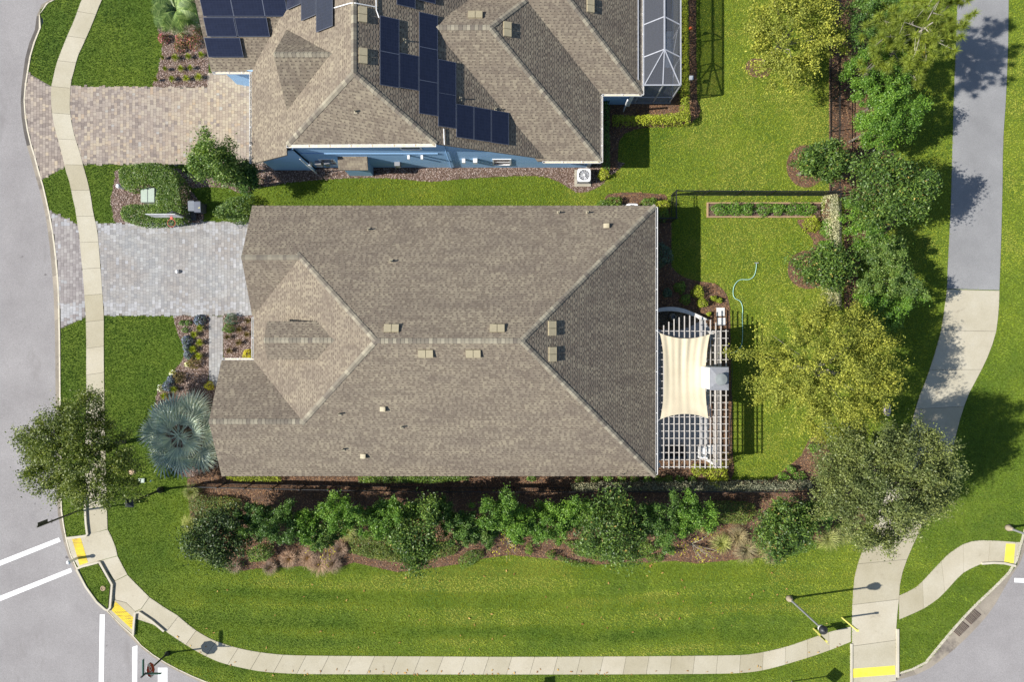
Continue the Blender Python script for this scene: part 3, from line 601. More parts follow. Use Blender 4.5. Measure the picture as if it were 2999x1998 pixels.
bed(Z(2250, 0, [(558, -100), (558, 1240), (560, 1568)]) + Z(2250, 500, [(560, 240), (700, 240), (700, 420), (695, 760), (695, 1250), (760, 1300), (830, 1200), (820, 900), (900, 700), (1100, 560), (1180, 450), (1180, 200)]) + Z(2250, 0, [(1150, 1400), (1150, 1000), (1180, 780), (1050, 600), (900, 300), (800, -100)]), 2, 'red brown mulch strip along the right hand fence', False)
bed(Z(0, 1000, [(1720, 1265), (1722, 1380), (1745, 1550)]) + Z(0, 1498, [(1760, 200), (1850, 420), (2050, 520), (2250, 545)]) + Z(750, 1498, [(0, 525), (400, 505), (750, 520), (900, 470), (1300, 560), (1700, 510), (1900, 480), (2100, 432), (2340, 402)]) + Z(1500, 1498, [(320, 435), (560, 470), (800, 490), (1000, 472), (1250, 470), (1500, 455), (1700, 480), (2000, 450), (2350, 420)]) + Z(2250, 1498, [(150, 350), (420, 300), (700, 240), (900, 120)]) + Z(2250, 1000, [(900, 1500), (700, 1250), (560, 1000), (480, 840), (440, 830), (360, 930), (300, 1050), (150, 1180), (0, 1282)]) + Z(1500, 1000, [(2010, 1272), (1700, 1200), (1200, 1150)]) + Z(750, 1000, [(1200, 1120), (0, 1120)]) + Z(0, 1000, [(2000, 1150), (1850, 1220)]), 3, 'long red brown mulch bed below the house', False)

# ------------------------------------------------------------------ raster of what covers the ground, then grass and mulch chips
RES = 0.05; GX0, GX1, GY0, GY1 = -35.0, 35.0, -23.4, 23.4
nx = int((GX1 - GX0) / RES); ny = int((GY1 - GY0) / RES); LAB = np.zeros((ny, nx), np.int8)
gx = GX0 + (np.arange(nx) + 0.5) * RES; gy = GY0 + (np.arange(ny) + 0.5) * RES
def paint(poly, val):
    P = np.array(poly); a, b = P.min(0); c, d = P.max(0)
    i0 = max(0, int((a - GX0) / RES)); i1 = min(nx, int((c - GX0) / RES) + 2); j0 = max(0, int((b - GY0) / RES)); j1 = min(ny, int((d - GY0) / RES) + 2)
    if i1 <= i0 or j1 <= j0: return
    XX, YY = np.meshgrid(gx[i0:i1], gy[j0:j1]); m_ = inpoly(XX, YY, poly); LAB[j0:j1, i0:i1][m_] = val
paint(lawn_outline, 1)
for P, v in BEDS: paint(P, 10 + v)
for P in PAVED: paint(P, 0)
paint(ISL, 2)
MAIN_FOOT = [(-15.6, 8.0), (-15.6, 1.9), (-15.6, -1.6), (-17.6, -1.6), (-17.6, -8.0), (8.5, -8.0), (8.5, 8.0)]
NB_FOOT = [(-15.6, 11.3), (-15.6, 16.9), (-18.2, 17.0), (-18.2, 30), (7.6, 30), (7.6, 15.8), (5.2, 15.8), (5.2, 11.6), (-13.0, 11.6)]
for P in (MAIN_FOOT, NB_FOOT): paint(P, 0)
PATIO = WP([(1915, 968), (1990, 960), (2060, 935), (2078, 960), (2076, 1345), (1915, 1345)]); paint(PATIO, 0)
def tone_at(X, Y):
    px = X * 44 + CXP; py = CYP - Y * 44
    def blob(cx, cy, rx, ry): return np.exp(-(((px - cx) / rx) ** 2 + ((py - cy) / ry) ** 2))
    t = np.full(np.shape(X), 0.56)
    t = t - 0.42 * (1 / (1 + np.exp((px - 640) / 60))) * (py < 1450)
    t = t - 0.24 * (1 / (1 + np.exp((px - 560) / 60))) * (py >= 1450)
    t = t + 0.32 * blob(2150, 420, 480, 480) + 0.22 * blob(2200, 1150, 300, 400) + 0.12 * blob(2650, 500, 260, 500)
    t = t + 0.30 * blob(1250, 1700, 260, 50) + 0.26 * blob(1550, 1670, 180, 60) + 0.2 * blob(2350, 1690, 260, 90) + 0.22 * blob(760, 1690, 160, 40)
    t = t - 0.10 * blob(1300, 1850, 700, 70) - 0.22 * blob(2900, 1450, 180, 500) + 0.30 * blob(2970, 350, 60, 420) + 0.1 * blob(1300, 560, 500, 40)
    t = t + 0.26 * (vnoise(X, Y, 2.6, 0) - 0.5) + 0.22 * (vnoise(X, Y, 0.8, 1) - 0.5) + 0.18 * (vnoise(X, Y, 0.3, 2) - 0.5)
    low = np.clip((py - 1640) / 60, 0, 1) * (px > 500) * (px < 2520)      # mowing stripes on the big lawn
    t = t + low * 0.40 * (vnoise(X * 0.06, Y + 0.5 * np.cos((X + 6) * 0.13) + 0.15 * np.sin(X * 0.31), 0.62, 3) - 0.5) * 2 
    return np.clip(t, 0.0, 0.88)
def scatter(val, density):
    j, i = np.nonzero(LAB == val); n = int(len(i) * RES * RES * density)
    if n == 0: return np.zeros((0, 2))
    s = RS.randint(0, len(i), n)
    return np.stack([gx[i[s]] + (RS.rand(n) - 0.5) * RES * 1.6, gy[j[s]] + (RS.rand(n) - 0.5) * RES * 1.6], 1)
def blades(name, P, z0, label, h=(0.05, 0.11), wd=(0.022, 0.045)):
    n = len(P); X, Y = P[:, 0], P[:, 1]; a = RS.rand(n) * 2 * np.pi; L = h[0] + RS.rand(n) * (h[1] - h[0]); w = wd[0] + RS.rand(n) * (wd[1] - wd[0])
    lean = 0.55 + 0.5 * RS.rand(n)
    stripe = np.sign(np.sin((Y + 0.02 * X) * 2 * np.pi / 2.1)) * (Y < -14.5) * 0.35       # mower laid the grass to and fro
    dx = np.cos(a) * L * lean + stripe * L; dy = np.sin(a) * L * lean; dz = L * 0.75
    bx = -np.sin(a) * w / 2; by = np.cos(a) * w / 2
    V = np.empty((n, 3, 3)); V[:, 0] = np.stack([X - bx, Y - by, np.full(n, z0)], 1); V[:, 1] = np.stack([X + bx, Y + by, np.full(n, z0)], 1)
    V[:, 2] = np.stack([X + dx, Y + dy, z0 + dz], 1)
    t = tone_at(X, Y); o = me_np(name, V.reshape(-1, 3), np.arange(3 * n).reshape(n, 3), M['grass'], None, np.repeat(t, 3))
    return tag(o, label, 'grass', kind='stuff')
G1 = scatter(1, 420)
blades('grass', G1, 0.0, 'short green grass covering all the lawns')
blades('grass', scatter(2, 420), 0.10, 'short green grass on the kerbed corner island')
def chips(name, P, mat, label, z0=0.02, size=(0.035, 0.09)):
    n = len(P); a = RS.rand(n) * 2 * np.pi; L = size[0] + RS.rand(n) * (size[1] - size[0]); w = L * (0.25 + 0.35 * RS.rand(n))
    t1 = (RS.rand(n) - 0.5) * 0.5; t2 = (RS.rand(n) - 0.5) * 0.5
    ux, uy = np.cos(a), np.sin(a); z = z0 + RS.rand(n) * 0.03
    V = np.empty((n, 4, 3))
    for k_, (s_, r_) in enumerate(((-1, -1), (1, -1), (1, 1), (-1, 1))):
        V[:, k_, 0] = P[:, 0] + ux * L / 2 * s_ - uy * w / 2 * r_; V[:, k_, 1] = P[:, 1] + uy * L / 2 * s_ + ux * w / 2 * r_; V[:, k_, 2] = z + t1 * L / 2 * s_ + t2 * w / 2 * r_
    o = me_np(name, V.reshape(-1, 3), np.arange(4 * n).reshape(n, 4), mat); return tag(o, label, 'mulch', kind='stuff')
chips('mulch', scatter(11, 330), M['chips_pale'], 'pale bark mulch chips in the front and side beds')
chips('mulch', scatter(12, 330), M['chips_red'], 'brown bark mulch chips in the back garden beds')
chips('mulch', scatter(13, 300), M['chips_red'], 'red brown bark mulch chips below the house')
# ------------------------------------------------------------------ roofs: bodies made of planes z = a + bx*X + by*Y
def pl(p, slope, d):            # plane through point p (x,y,z) rising with `slope` in unit direction d
    bx, by = slope * d[0], slope * d[1]; return (p[2] - bx * p[0] - by * p[1], bx, by)
def pz(P, x, y): return P[0] + P[1] * x + P[2] * y
def clip(poly, A, B, C):        # keep A*x + B*y + C >= 0
    out = []; n = len(poly)
    for i in range(n):
        p, q = poly[i], poly[(i + 1) % n]; fp = A * p[0] + B * p[1] + C; fq = A * q[0] + B * q[1] + C
        if fp >= 0: out.append(p)
        if (fp >= 0) != (fq >= 0):
            t = fp / (fp - fq); out.append((p[0] + (q[0] - p[0]) * t, p[1] + (q[1] - p[1]) * t))
    return out
class Body:
    def __init__(s, foot, planes, extra=None, skip=()):
        s.foot = ccw(foot); s.planes = planes; s.reg = []; s.skip = skip
        for i, P in enumerate(planes):
            r = s.foot
            for j, Q in enumerate(planes):
                if i != j: r = clip(r, Q[1] - P[1], Q[2] - P[2], Q[0] - P[0])
            for h in (extra or {}).get(i, []): r = clip(r, *h)
            s.reg.append(ccw(r) if len(r) > 2 and abs(area(r)) > 0.01 else [])
    def z(s, x, y):
        ins = inpoly(np.asarray(x, float), np.asarray(y, float), s.foot)
        zz = np.min([pz(P, np.asarray(x, float), np.asarray(y, float)) for P in s.planes], axis=0)
        return np.where(ins, zz, -1.0)
def hidden(b, bodies, x, y, z, tol=0.04):
    h = np.zeros(np.shape(x), bool)
    for o in bodies:
        if o is not b: h |= o.z(x, y) > z + tol
    return h
def build_roof(house, bodies, seed, e=0.142, limit=300, nocap=None):
    """roof > (deck mesh) with shingle, shingle_field and ridge_cap children"""
    r = random.Random(seed); deck = MB()
    for b in bodies:
        for P, reg in zip(b.planes, b.reg):
            if not reg: continue
            n = len(reg); v = [(x, y, pz(P, x, y)) for x, y in reg] + [(x, y, pz(P, x, y) - 0.14) for x, y in reg]
            deck.add(v, [tuple(range(n)), tuple(range(2 * n - 1, n - 1, -1))] + [(i, n + i, n + (i + 1) % n, (i + 1) % n) for i in range(n)])
    roof = deck.build('roof', M['underlay'], house)
    singles = []; field = MB()
    for b in bodies:
        for P, reg in zip(b.planes, b.reg):
            if not reg: continue
            g = math.hypot(P[1], P[2]); u = np.array([P[1], P[2]]) / g; t = np.array([-u[1], u[0]])
            R = np.array(reg); s_ = R @ u; tt = R @ t; s0 = s_.min(); k = 0; cand = []
            edges = []
            for i in range(len(reg)):
                p, q = np.array(reg[i]), np.array(reg[(i + 1) % len(reg)]); d = q - p; L = np.linalg.norm(d)
                if L > 1e-6: d /= L; edges.append((-d[1], d[0], d[1] * p[0] - d[0] * p[1]))
            while s0 + k * e < s_.max():
                a = s0 + k * e; x = tt.min() - r.random() * 0.3
                while x < tt.max():
                    w = r.choice((0.12, 0.15, 0.15, 0.18, 0.22, 0.28)); gp = r.choice((0.09, 0.12, 0.12, 0.15, 0.20)); cand.append((a, x, x + w, 0)); cand.append((a, x + w, x + w + gp, 1)); x += w + gp
                k += 1
            Cn = np.array(cand); lo = np.where(Cn[:, 3] == 1, 0.40 * e, 0.0)
            Q = np.stack([np.stack([Cn[:, 0] + lo, Cn[:, 1]], 1), np.stack([Cn[:, 0] + lo, Cn[:, 2]], 1), np.stack([Cn[:, 0] + e, Cn[:, 2]], 1), np.stack([Cn[:, 0] + e, Cn[:, 1]], 1)], 1)
            XY = Q[..., :1] * u + Q[..., 1:] * t
            sd = np.min([E[0] * XY[..., 0] + E[1] * XY[..., 1] + E[2] for E in edges], axis=0)
            full = sd.min(1) >= 0; part = (~full) & (sd.max(1) > -0.12)
            cx, cy = XY.mean(1)[:, 0], XY.mean(1)[:, 1]; hid = hidden(b, bodies, cx, cy, pz(P, cx, cy), 0.12)
            for i in np.nonzero((full | part) & ~hid)[0]:
                poly = [tuple(p) for p in XY[i]]
                if not full[i]:
                    for E in edges: poly = clip(poly, *E) if len(poly) > 2 else []
                    if len(poly) < 3 or abs(area(poly)) < 0.001: continue
                a = Cn[i, 0]; isg = Cn[i, 3] == 1; thick = 0.011 if isg else 0.017; n = len(poly); poly = ccw(poly)
                v = []; lowv = []
                for x, y in poly:
                    f = ((x * u[0] + y * u[1]) - a) / e; base = pz(P, x, y); v.append((x, y, base + thick * (1 - 0.72 * f) + 0.004)); lowv.append((x, y, base + 0.0015))
                if isg: fc = [tuple(range(n))]; vv = v
                else: fc = [tuple(range(n))] + [(q, n + q, n + (q + 1) % n, (q + 1) % n) for q in range(n)]; vv = v + lowv
                if full[i] and not isg: singles.append((math.hypot(cx[i], cy[i]), vv, fc))
                else: field.add(vv, fc)
    singles.sort(key=lambda q: q[0])
    for d, v, f in singles[:limit]: me('shingle', v, f, M['shingle'], roof)
    for d, v, f in singles[limit:]: field.add(v, f)
    o = field.build('shingle_field', M['shingle'], roof); o['kind'] = 'stuff'
    # hip and ridge caps
    for b in bodies:
        for i in range(len(b.planes)):
            for j in range(i + 1, len(b.planes)):
                if not b.reg[i] or not b.reg[j]: continue
                P, Q = b.planes[i], b.planes[j]; segs = []
                for rg in (b.reg[i], b.reg[j]):
                    sh = [p for p in rg if abs(pz(P, *p) - pz(Q, *p)) < 1e-4]
                    if len(sh) > 1: segs.append(max(((p, q) for p in sh for q in sh), key=lambda w: math.dist(*w)))
                if len(segs) < 2: continue
                A_, B_ = min(segs, key=lambda w: math.dist(*w)); A_, B_ = np.array(A_), np.array(B_)
                if pz(P, *A_) > pz(P, *B_) + 1e-6: A_, B_ = B_, A_
                L = np.linalg.norm(B_ - A_)
                if L < 0.3: continue
                d = (B_ - A_) / L; nrm = np.array([-d[1], d[0]]); w = 0.155; st = 0.225; n = int(L / st)
                ci = np.mean(b.reg[i], 0); left, right = (P, Q) if np.dot(ci - A_, nrm) > 0 else (Q, P)
                for k in range(n + 1):
                    c0 = A_ + d * (k * st); c1 = A_ + d * min(L, k * st + st * 1.25); cm = (c0 + c1) / 2
                    if np.linalg.norm(c1 - c0) < 0.05 or (nocap and nocap(*cm)) or hidden(b, bodies, np.array([cm[0]]), np.array([cm[1]]), np.array([pz(P, *cm)]), 0.05)[0]: continue
                    v = []
                    for c, h in ((c0, 0.052), (c1, 0.034)):
                        l_ = c + nrm * w; r_ = c - nrm * w
                        v += [(l_[0], l_[1], pz(left, *l_) + h), (c[0], c[1], pz(P, *c) + h), (r_[0], r_[1], pz(right, *r_) + h)]
                        v += [(l_[0], l_[1], pz(left, *l_) + 0.01), (r_[0], r_[1], pz(right, *r_) + 0.01)]
                    me('ridge_cap', v, [(0, 1, 6, 5), (1, 2, 7, 6), (0, 3, 4, 2, 1), (3, 0, 5, 8), (2, 4, 9, 7)], M['cap'], roof)
    return roof
def onplane(px, py, P):
    rx, ry = (px - CXP) / FPX, -(py - CYP) / FPX
    z = (P[0] + P[1] * rx * CAM_H + P[2] * ry * CAM_H) / (1 + P[1] * rx + P[2] * ry)
    return ((CAM_H - z) * rx, (CAM_H - z) * ry, z)
def frame_on(P, p, up=True):
    """matrix with local y up the slope and local z along the plane normal"""
    n = Vector((-P[1], -P[2], 1)).normalized(); y = Vector((P[1], P[2], P[1] ** 2 + P[2] ** 2)).normalized(); x = y.cross(n).normalized()
    return Matrix(((x.x, y.x, n.x, p[0]), (x.y, y.y, n.y, p[1]), (x.z, y.z, n.z, p[2]), (0, 0, 0, 1)))
def roof_vent(roof, P, px, py, alongx):
    p = onplane(px, py, P)
    g = math.hypot(P[1], P[2]); ang = math.atan2(P[1], -P[2]) if True else 0
    root = bpy.data.objects.new('roof_vent', None); m_ = MB()
    for s_ in (-1, 1):
        c = 0.215 * s_
        # slanted hood on a low box
        m_.add([(c - .2, -.22, .0), (c + .2, -.22, .0), (c + .2, .22, .0), (c - .2, .22, .0), (c - .2, -.22, .17), (c + .2, -.22, .17), (c + .2, .22, .10), (c - .2, .22, .10)],
               [(4, 5, 6, 7), (0, 1, 5, 4), (1, 2, 6, 5), (2, 3, 7, 6), (3, 0, 4, 7)])
        m_.box(c - .205, c + .205, -.225, -.2, .15, .18)
    m_.box(-.018, .018, -.2, .2, 0.0, 0.03)
    o = m_.build('roof_vent', M['vent'], roof); o.matrix_local = frame_on(P, p); return o
def roof_pipe(roof, P, px, py, r=0.05, h=0.3):
    p = onplane(px, py, P); m_ = MB().lathe([(r, -0.1), (r, h), (r * 0.7, h), (r * 0.7, h - 0.05)], (0, 0, 0), 10)
    m_.add([(-.10, -.12, .028), (.10, -.12, .028), (.10, .12, .028), (-.10, .12, .028), (0, 0, .05)], [(0, 1, 4), (1, 2, 4), (2, 3, 4), (3, 0, 4)])
    o = m_.build('vent_pipe', M['lead'], roof); o.location = p; return o
def roof_hood(roof, P, px, py):
    p = onplane(px, py, P); m_ = MB(); n = 8
    v = [(-.17, -.15, .0), (.17, -.15, 0), (.17, .15, 0), (-.17, .15, 0)]
    prof = [(-.17 + .34 * k / n, .03 + .17 * math.sin(math.pi * min(1, .25 + .75 * k / n) / 2)) for k in range(n + 1)]
    v = [(x, -.14, z) for x, z in prof] + [(x, .14, z) for x, z in prof] + [(.17, -.14, 0), (.17, .14, 0)]
    f = [(k, k + 1, n + 2 + k, n + 1 + k) for k in range(n)] + [(n, 2 * n + 2, 2 * n + 3, 2 * n + 1), tuple(range(n + 1)) + (2 * n + 2,), tuple(range(2 * n + 1, n, -1)) + (2 * n + 3,)]
    o = m_.add(v, f).build('hood_vent', M['vent'], roof); o.location = p; return o
def gutter(house, A_, B_, out, w=0.13, inner=None, step=1.3, label=None):
    """open U shaped gutter from A to B, `out` points away from the roof"""
    A_ = Vector(A_); B_ = Vector(B_); o_ = Vector((out[0], out[1], 0)); m_ = MB(); L = (B_ - A_).length; d = (B_ - A_) / L
    m_.bar(A_ + o_ * (w - 0.01), B_ + o_ * (w - 0.01), 0.018, 0.12)
    m_.bar(A_ + o_ * 0.012, B_ + o_ * 0.012, 0.015, 0.10)
    for e_ in (A_ + d * 0.01, B_ - d * 0.01): m_.bar(e_ + o_ * 0.0, e_ + o_ * w, 0.02, 0.12)
    g = m_.build('gutter', M['gutter'], house)
    b = MB().bar(A_ + o_ * (w / 2) - Vector((0, 0, .05)), B_ + o_ * (w / 2) - Vector((0, 0, .05)), w - 0.02, 0.02); b.build('gutter_bottom', inner or M['gutter_in'], g)
    n = int(L / step)
    for k in range(1, n + 1):
        c = A_ + d * (L * k / (n + 1)); MB().bar(c + Vector((0, 0, .055)), c + o_ * w + Vector((0, 0, .055)), 0.035, 0.012).build('gutter_bracket', M['gutter'], g)
    return g
def wall_loop(house, pts, mat, name='wall'):
    """closed loop of (x, y, ztop); each side one wall mesh"""
    n = len(pts)
    for i in range(n):
        a, b = pts[i], pts[(i + 1) % n]; d = Vector((b[0] - a[0], b[1] - a[1], 0)); 
        if d.length < 0.05: continue
        nn = Vector((-d.y, d.x, 0)).normalized() * 0.1
        v = [(a[0], a[1], -0.1), (b[0], b[1], -0.1), (b[0], b[1], b[2]), (a[0], a[1], a[2])]; v += [(x + nn.x, y + nn.y, z) for x, y, z in v]
        me(name, v, [(0, 1, 2, 3), (7, 6, 5, 4), (4, 5, 1, 0), (5, 6, 2, 1), (6, 7, 3, 2), (7, 4, 0, 3)], mat, house)

# ---------------- the large house in the middle
EZ = 3.0; xw, xe, ys, yn = -16.06, 8.93, -8.42, 8.43
mh = thing('house', 'large house with brown shingle roof in the middle of the picture', 'house')
Npl, Spl, Epl, Wpl = pl((0, yn, EZ), .5, (0, -1)), pl((0, ys, EZ), .5, (0, 1)), pl((xe, 0, EZ), .5, (-1, 0)), pl((xw, 0, EZ), .5, (1, 0))
bA = Body([(xw, ys), (xe, ys), (xe, yn), (xw, yn)], [Npl, Spl, Epl, Wpl])
GN0, GN1 = 1.57, yn; GNr = (GN0 + GN1) / 2
bN = Body([(-16.15, GN0), (-9.5, GN0), (-9.5, GN1), (-16.15, GN1)], [Npl, pl((0, GN0, EZ), .5, (0, 1))], {0: [(-1, -1, xw + yn)]})
GS0, GS1 = ys, -1.19; GSr = (GS0 + GS1) / 2
bS = Body([(-18.05, GS0), (-9.5, GS0), (-9.5, GS1), (-18.05, GS1)], [Spl, pl((0, GS1, EZ), .5, (0, -1))], {0: [(-1, 1, xw - ys)]})
DZ = 5.86; DY = 0.04
# gable planes fall away from the ridge
bD = Body([(-14.4, DY - 1.12), (-9.8, DY - 1.12), (-9.8, DY + 1.12), (-14.4, DY + 1.12)], [(DZ + .5 * DY, 0, -.5), (DZ - .5 * DY, 0, .5)])
mroof = build_roof(mh, [bA, bN, bS, bD], 21, nocap=lambda x, y: x < -10 and (y > GNr + .15 or y < GSr - .15))
o_ = 0.42; z_ = EZ + 0.05
wall_loop(mh, [(xw + o_ + .3, GN1 - o_, z_), (xw + o_ + .3, GNr, EZ + (GN1 - GNr) * .5 - .2), (xw + o_ + .3, GN0 + o_, z_), (xw + o_ + .6, GN0 + o_, z_), (xw + o_ + .6, GS1 - o_, z_), (-17.6, GS1 - o_, z_), (-17.6, GSr, EZ + (GSr - GS0) * .5 - .2), (-17.6, GS0 + o_, z_), (xe - o_, ys + o_, z_), (xe - o_, yn - o_, z_)], M['wall'])
me('dormer_wall', [(-14.2, DY - .85, 3.7), (-14.2, DY + .85, 3.7), (-14.2, DY + .85, 5.35), (-14.2, DY, 5.75), (-14.2, DY - .85, 5.35), (-11.4, DY - .85, 5.3), (-11.4, DY + .85, 5.3)], [(0, 1, 2, 3, 4), (0, 4, 5), (1, 6, 2)], M['wall'], mh)
gutter(mh, (xe, ys + .1, EZ - .02), (xe, yn - .1, EZ - .02), (1, 0), 0.13, M['blackplastic'])
gutter(mh, (xw, GS1 + .1, EZ - .02), (xw, GN0 - .1, EZ - .02), (-1, 0), 0.12)
gutter(mh, (-18.0, GS1, EZ - .02), (xw, GS1, EZ - .02), (0, 1), 0.12)
# garage door and front wall openings (under the eaves)
MB().box(xw + .70, xw + .76, GNr - 2.4, GNr + 2.4, 0.03, 2.3).build('garage_door', M['white'], mh)
MB().box(xe - .44, xe - .36, -3.5, 1.5, 0.05, 2.3).build('patio_door', M['glass'], mh)
for (px, py) in ((1147, 964), (1456, 964)): roof_vent(mroof, Npl, px, py, True)
for (px, py) in ((1247, 1034), (1386, 1034)): roof_vent(mroof, Spl, px, py, True)
for (px, py) in ((1615, 962), (1616, 1038)): roof_vent(mroof, Epl, px, py, False)
for (px, py) in Z(750, 500, [(1035, 540), (1243, 832)]) + Z(1500, 500, [(425, 387), (690, 387)]): roof_pipe(mroof, Npl, px, py)
for (px, py) in Z(750, 1000, [(770, 665), (1340, 785), (802, 990)]): roof_pipe(mroof, Spl, px, py)
roof_hood(mroof, Npl, *Z(1500, 500, [(862, 508)])[0])
for q in Z(750, 1000, [(1165, 622), (985, 1055)]): roof_hood(mroof, Spl, *q)

# ---------------- the blue two storey house at the top
nh = thing('house', 'blue two storey house with solar panels on its brown roof', 'house')
RX, RZ = -8.6, 8.4
SW_ = .71
nW, nE = (RZ - SW_ * RX, SW_, 0), (RZ + .5 * RX, -.5, 0)
SE = 6.3; SY = 11.30; apY = 14.58
def plane3(p, q, r):
    n = np.cross(np.array(q) - np.array(p), np.array(r) - np.array(p)); return ((n @ np.array(p)) / n[2], -n[0] / n[2], -n[1] / n[2])
cl = onplane(840, 424, nW); cr = onplane(1277, 421, nE); nS = plane3((RX, apY, RZ), cl, cr); xl, xr = cl[0], cr[0]
# main body: hip end above, side slopes running on down on both sides
b1 = Body([(xl, cl[1]), (xr, cr[1]), (xr, 33), (xl, 33)], [nW, nE, nS])
b1w = Body([(-16.2, 11.02), (xl, 11.02), (xl, 33), (-16.2, 33)], [nW])
b1e = Body([(xr, SY + .02), (4.6, SY + .02), (4.6, 33), (xr, 33)], [nE])
b2 = Body([(-7.5, 11.19), (5.53, 11.19), (5.53, 24.77), (-7.5, 24.77)], [pl((0, 11.19, 3), .5, (0, 1)), pl((5.53, 0, 3), .5, (-1, 0)), pl((0, 24.77, 3), .5, (0, -1))], {0: [(6.79, 6.75, -6.79 * 1.9 - 6.75 * 11.19 + 2.0)]})
b3 = Body([(-6, 15.37), (8.08, 15.37), (8.08, 33), (-6, 33)], [pl((0, 15.37, 3), .5, (0, 1)), pl((8.08, 0, 3), .5, (-1, 0)), (6.6, 0, 0.0001)])
gY, gZ, gs = 16.06, 7.34, .95
b4 = Body([(-13.32, gY - 2.75), (-9.6, gY - 2.75), (-9.6, gY + 2.75), (-13.32, gY + 2.75)], [(gZ - gs * gY, 0, gs), (gZ + gs * gY, 0, -gs)])
fY, fs = 16.75, .65
b5 = Body([(-18.7, fY), (-11.0, fY), (-11.0, fY + 9), (-18.7, fY + 9)], [pl((0, fY, 3), fs, (0, 1)), pl((0, fY + 9, 3), fs, (0, -1))])
nroof = build_roof(nh, [b1, b1w, b1e, b2, b3, b4, b5], 33)
gutter(nh, (xl, cl[1], cl[2] - .02), (xr, cr[1], cr[2] - .02), (0, -1), 0.17)
gutter(nh, (1.9, 11.19, 2.98), (5.53, 11.19, 2.98), (0, -1), 0.13)
gutter(nh, (5.53, 11.1, 2.98), (5.53, 15.3, 2.98), (1, 0), 0.12)
gutter(nh, (5.6, 15.37, 2.98), (8.08, 15.37, 2.98), (0, -1), 0.13)
gutter(nh, (8.08, 15.3, 2.98), (8.08, 33, 2.98), (1, 0), 0.12)
gutter(nh, (-18.6, fY, 2.98), (-15.9, fY, 2.98), (0, -1), 0.13)
gutter(nh, (-16.2, 11.05, 2.98), (-16.2, 16.7, 2.98), (-1, 0), 0.12)
# blue walls with lap boards on the side that is seen
WY = 11.58
wall_loop(nh, [(-15.8, 16.7, 3.1), (-15.8, 11.4, 3.1), (xl + .3, 11.4, 4.8), (xl + .3, WY + .05, 4.95), (xr - .3, WY + .05, 6.0), (1.9, WY, 3.0), (5.2, WY, 2.95), (5.2, 15.75, 2.95), (7.7, 15.75, 2.95), (7.7, 32, 2.95), (-18.3, 32, 2.95), (-18.3, 17.1, 2.95)], M['siding'])
sw = bpy.data.objects.new('side_wall', None); link(sw, nh)
z = 0.05
while z < 5.9:
    xa = xl + .3 + max(0, (z - 4.8) / 1.25 * 8.4); x1 = min(xr + (6.2 - z) / .5 - .15, 1.9) if z > 2.75 else 5.2
    spans = [(xa, x1, WY - .03)]
    if z < 4.6: spans.append((max(-15.8, -15.7 + (z - 3.0) / .71) if z > 3.0 else -15.8, xl + .28, 11.37))
    for (a, b, y) in spans:
        if b - a > .2: MB().add([(a, y, z), (b, y, z), (b, y + .014, z + .155), (a, y + .014, z + .155), (a, y + .03, z), (b, y + .03, z)], [(0, 1, 2, 3), (0, 4, 5, 1)]).build('siding_board', M['siding'], sw)
    z += 0.16
MB().box(xl + .3, xr - .2, WY - .075, WY - .03, 3.35, 3.52).build('belt_trim', M['siding'], nh)
def window(x0, x1, z0, z1):
    w_ = MB(); y = WY - .07
    w_.box(x0 - .1, x0, y, y + .06, z0 - .1, z1 + .1); w_.box(x1, x1 + .1, y, y + .06, z0 - .1, z1 + .1); w_.box(x0, x1, y, y + .06, z1, z1 + .1); w_.box(x0, x1, y - .03, y + .06, z0 - .1, z0); w_.box(x0, x1, y + .012, y + .04, (z0 + z1) / 2 - .03, (z0 + z1) / 2 + .03)
    o = w_.build('window', M['white'], nh); MB().box(x0, x1, y + .03, y + .045, z0, z1).build('pane', M['glass'], o)
window(-6.6, -5.5, 4.5, 5.6); window(-1.15, -0.15, 0.9, 2.1); window(-12.2, -11.4, 0.9, 2.1); window(-10.6, -9.8, 0.9, 2.1)
# bay with its own little shingle roof
bx0, bx1 = W(989, 470, 2.6)[0], W(1076, 470, 2.6)[0]
MB().box(bx0 + .15, bx1 - .15, 11.0, WY, 0.0, 2.35).build('bay_wall', M['siding'], nh)
bb = Body([(bx0, 10.78), (bx1, 10.78), (bx1, WY), (bx0, WY)], [pl((0, 10.78, 2.42), .35, (0, 1))])
br = MB(); reg = bb.reg[0]; P = bb.planes[0]
br.add([(x, y, pz(P, x, y)) for x, y in reg] + [(x, y, pz(P, x, y) - .1) for x, y in reg], [(0, 1, 2, 3), (7, 6, 5, 4), (0, 4, 5, 1), (1, 5, 6, 2), (2, 6, 7, 3), (3, 7, 4, 0)])
bro = br.build('bay_roof', M['underlay'], nh); fm = MB(); r_ = random.Random(2); y = 10.78
while y < WY - .05:
    x = bx0
    while x < bx1 - .02:
        w = min(r_.choice((.15, .2, .28)), bx1 - x); zz = pz(P, 0, y); fm.add([(x + .004, y, zz + .024), (x + w - .004, y, zz + .024), (x + w - .004, y + .14, zz + .06), (x + .004, y + .14, zz + .06), (x + .004, y, zz), (x + w - .004, y, zz)], [(0, 1, 2, 3), (0, 4, 5, 1)]); x += w
    y += .14
o = fm.build('shingle_field', M['shingle'], bro); o['kind'] = 'stuff'
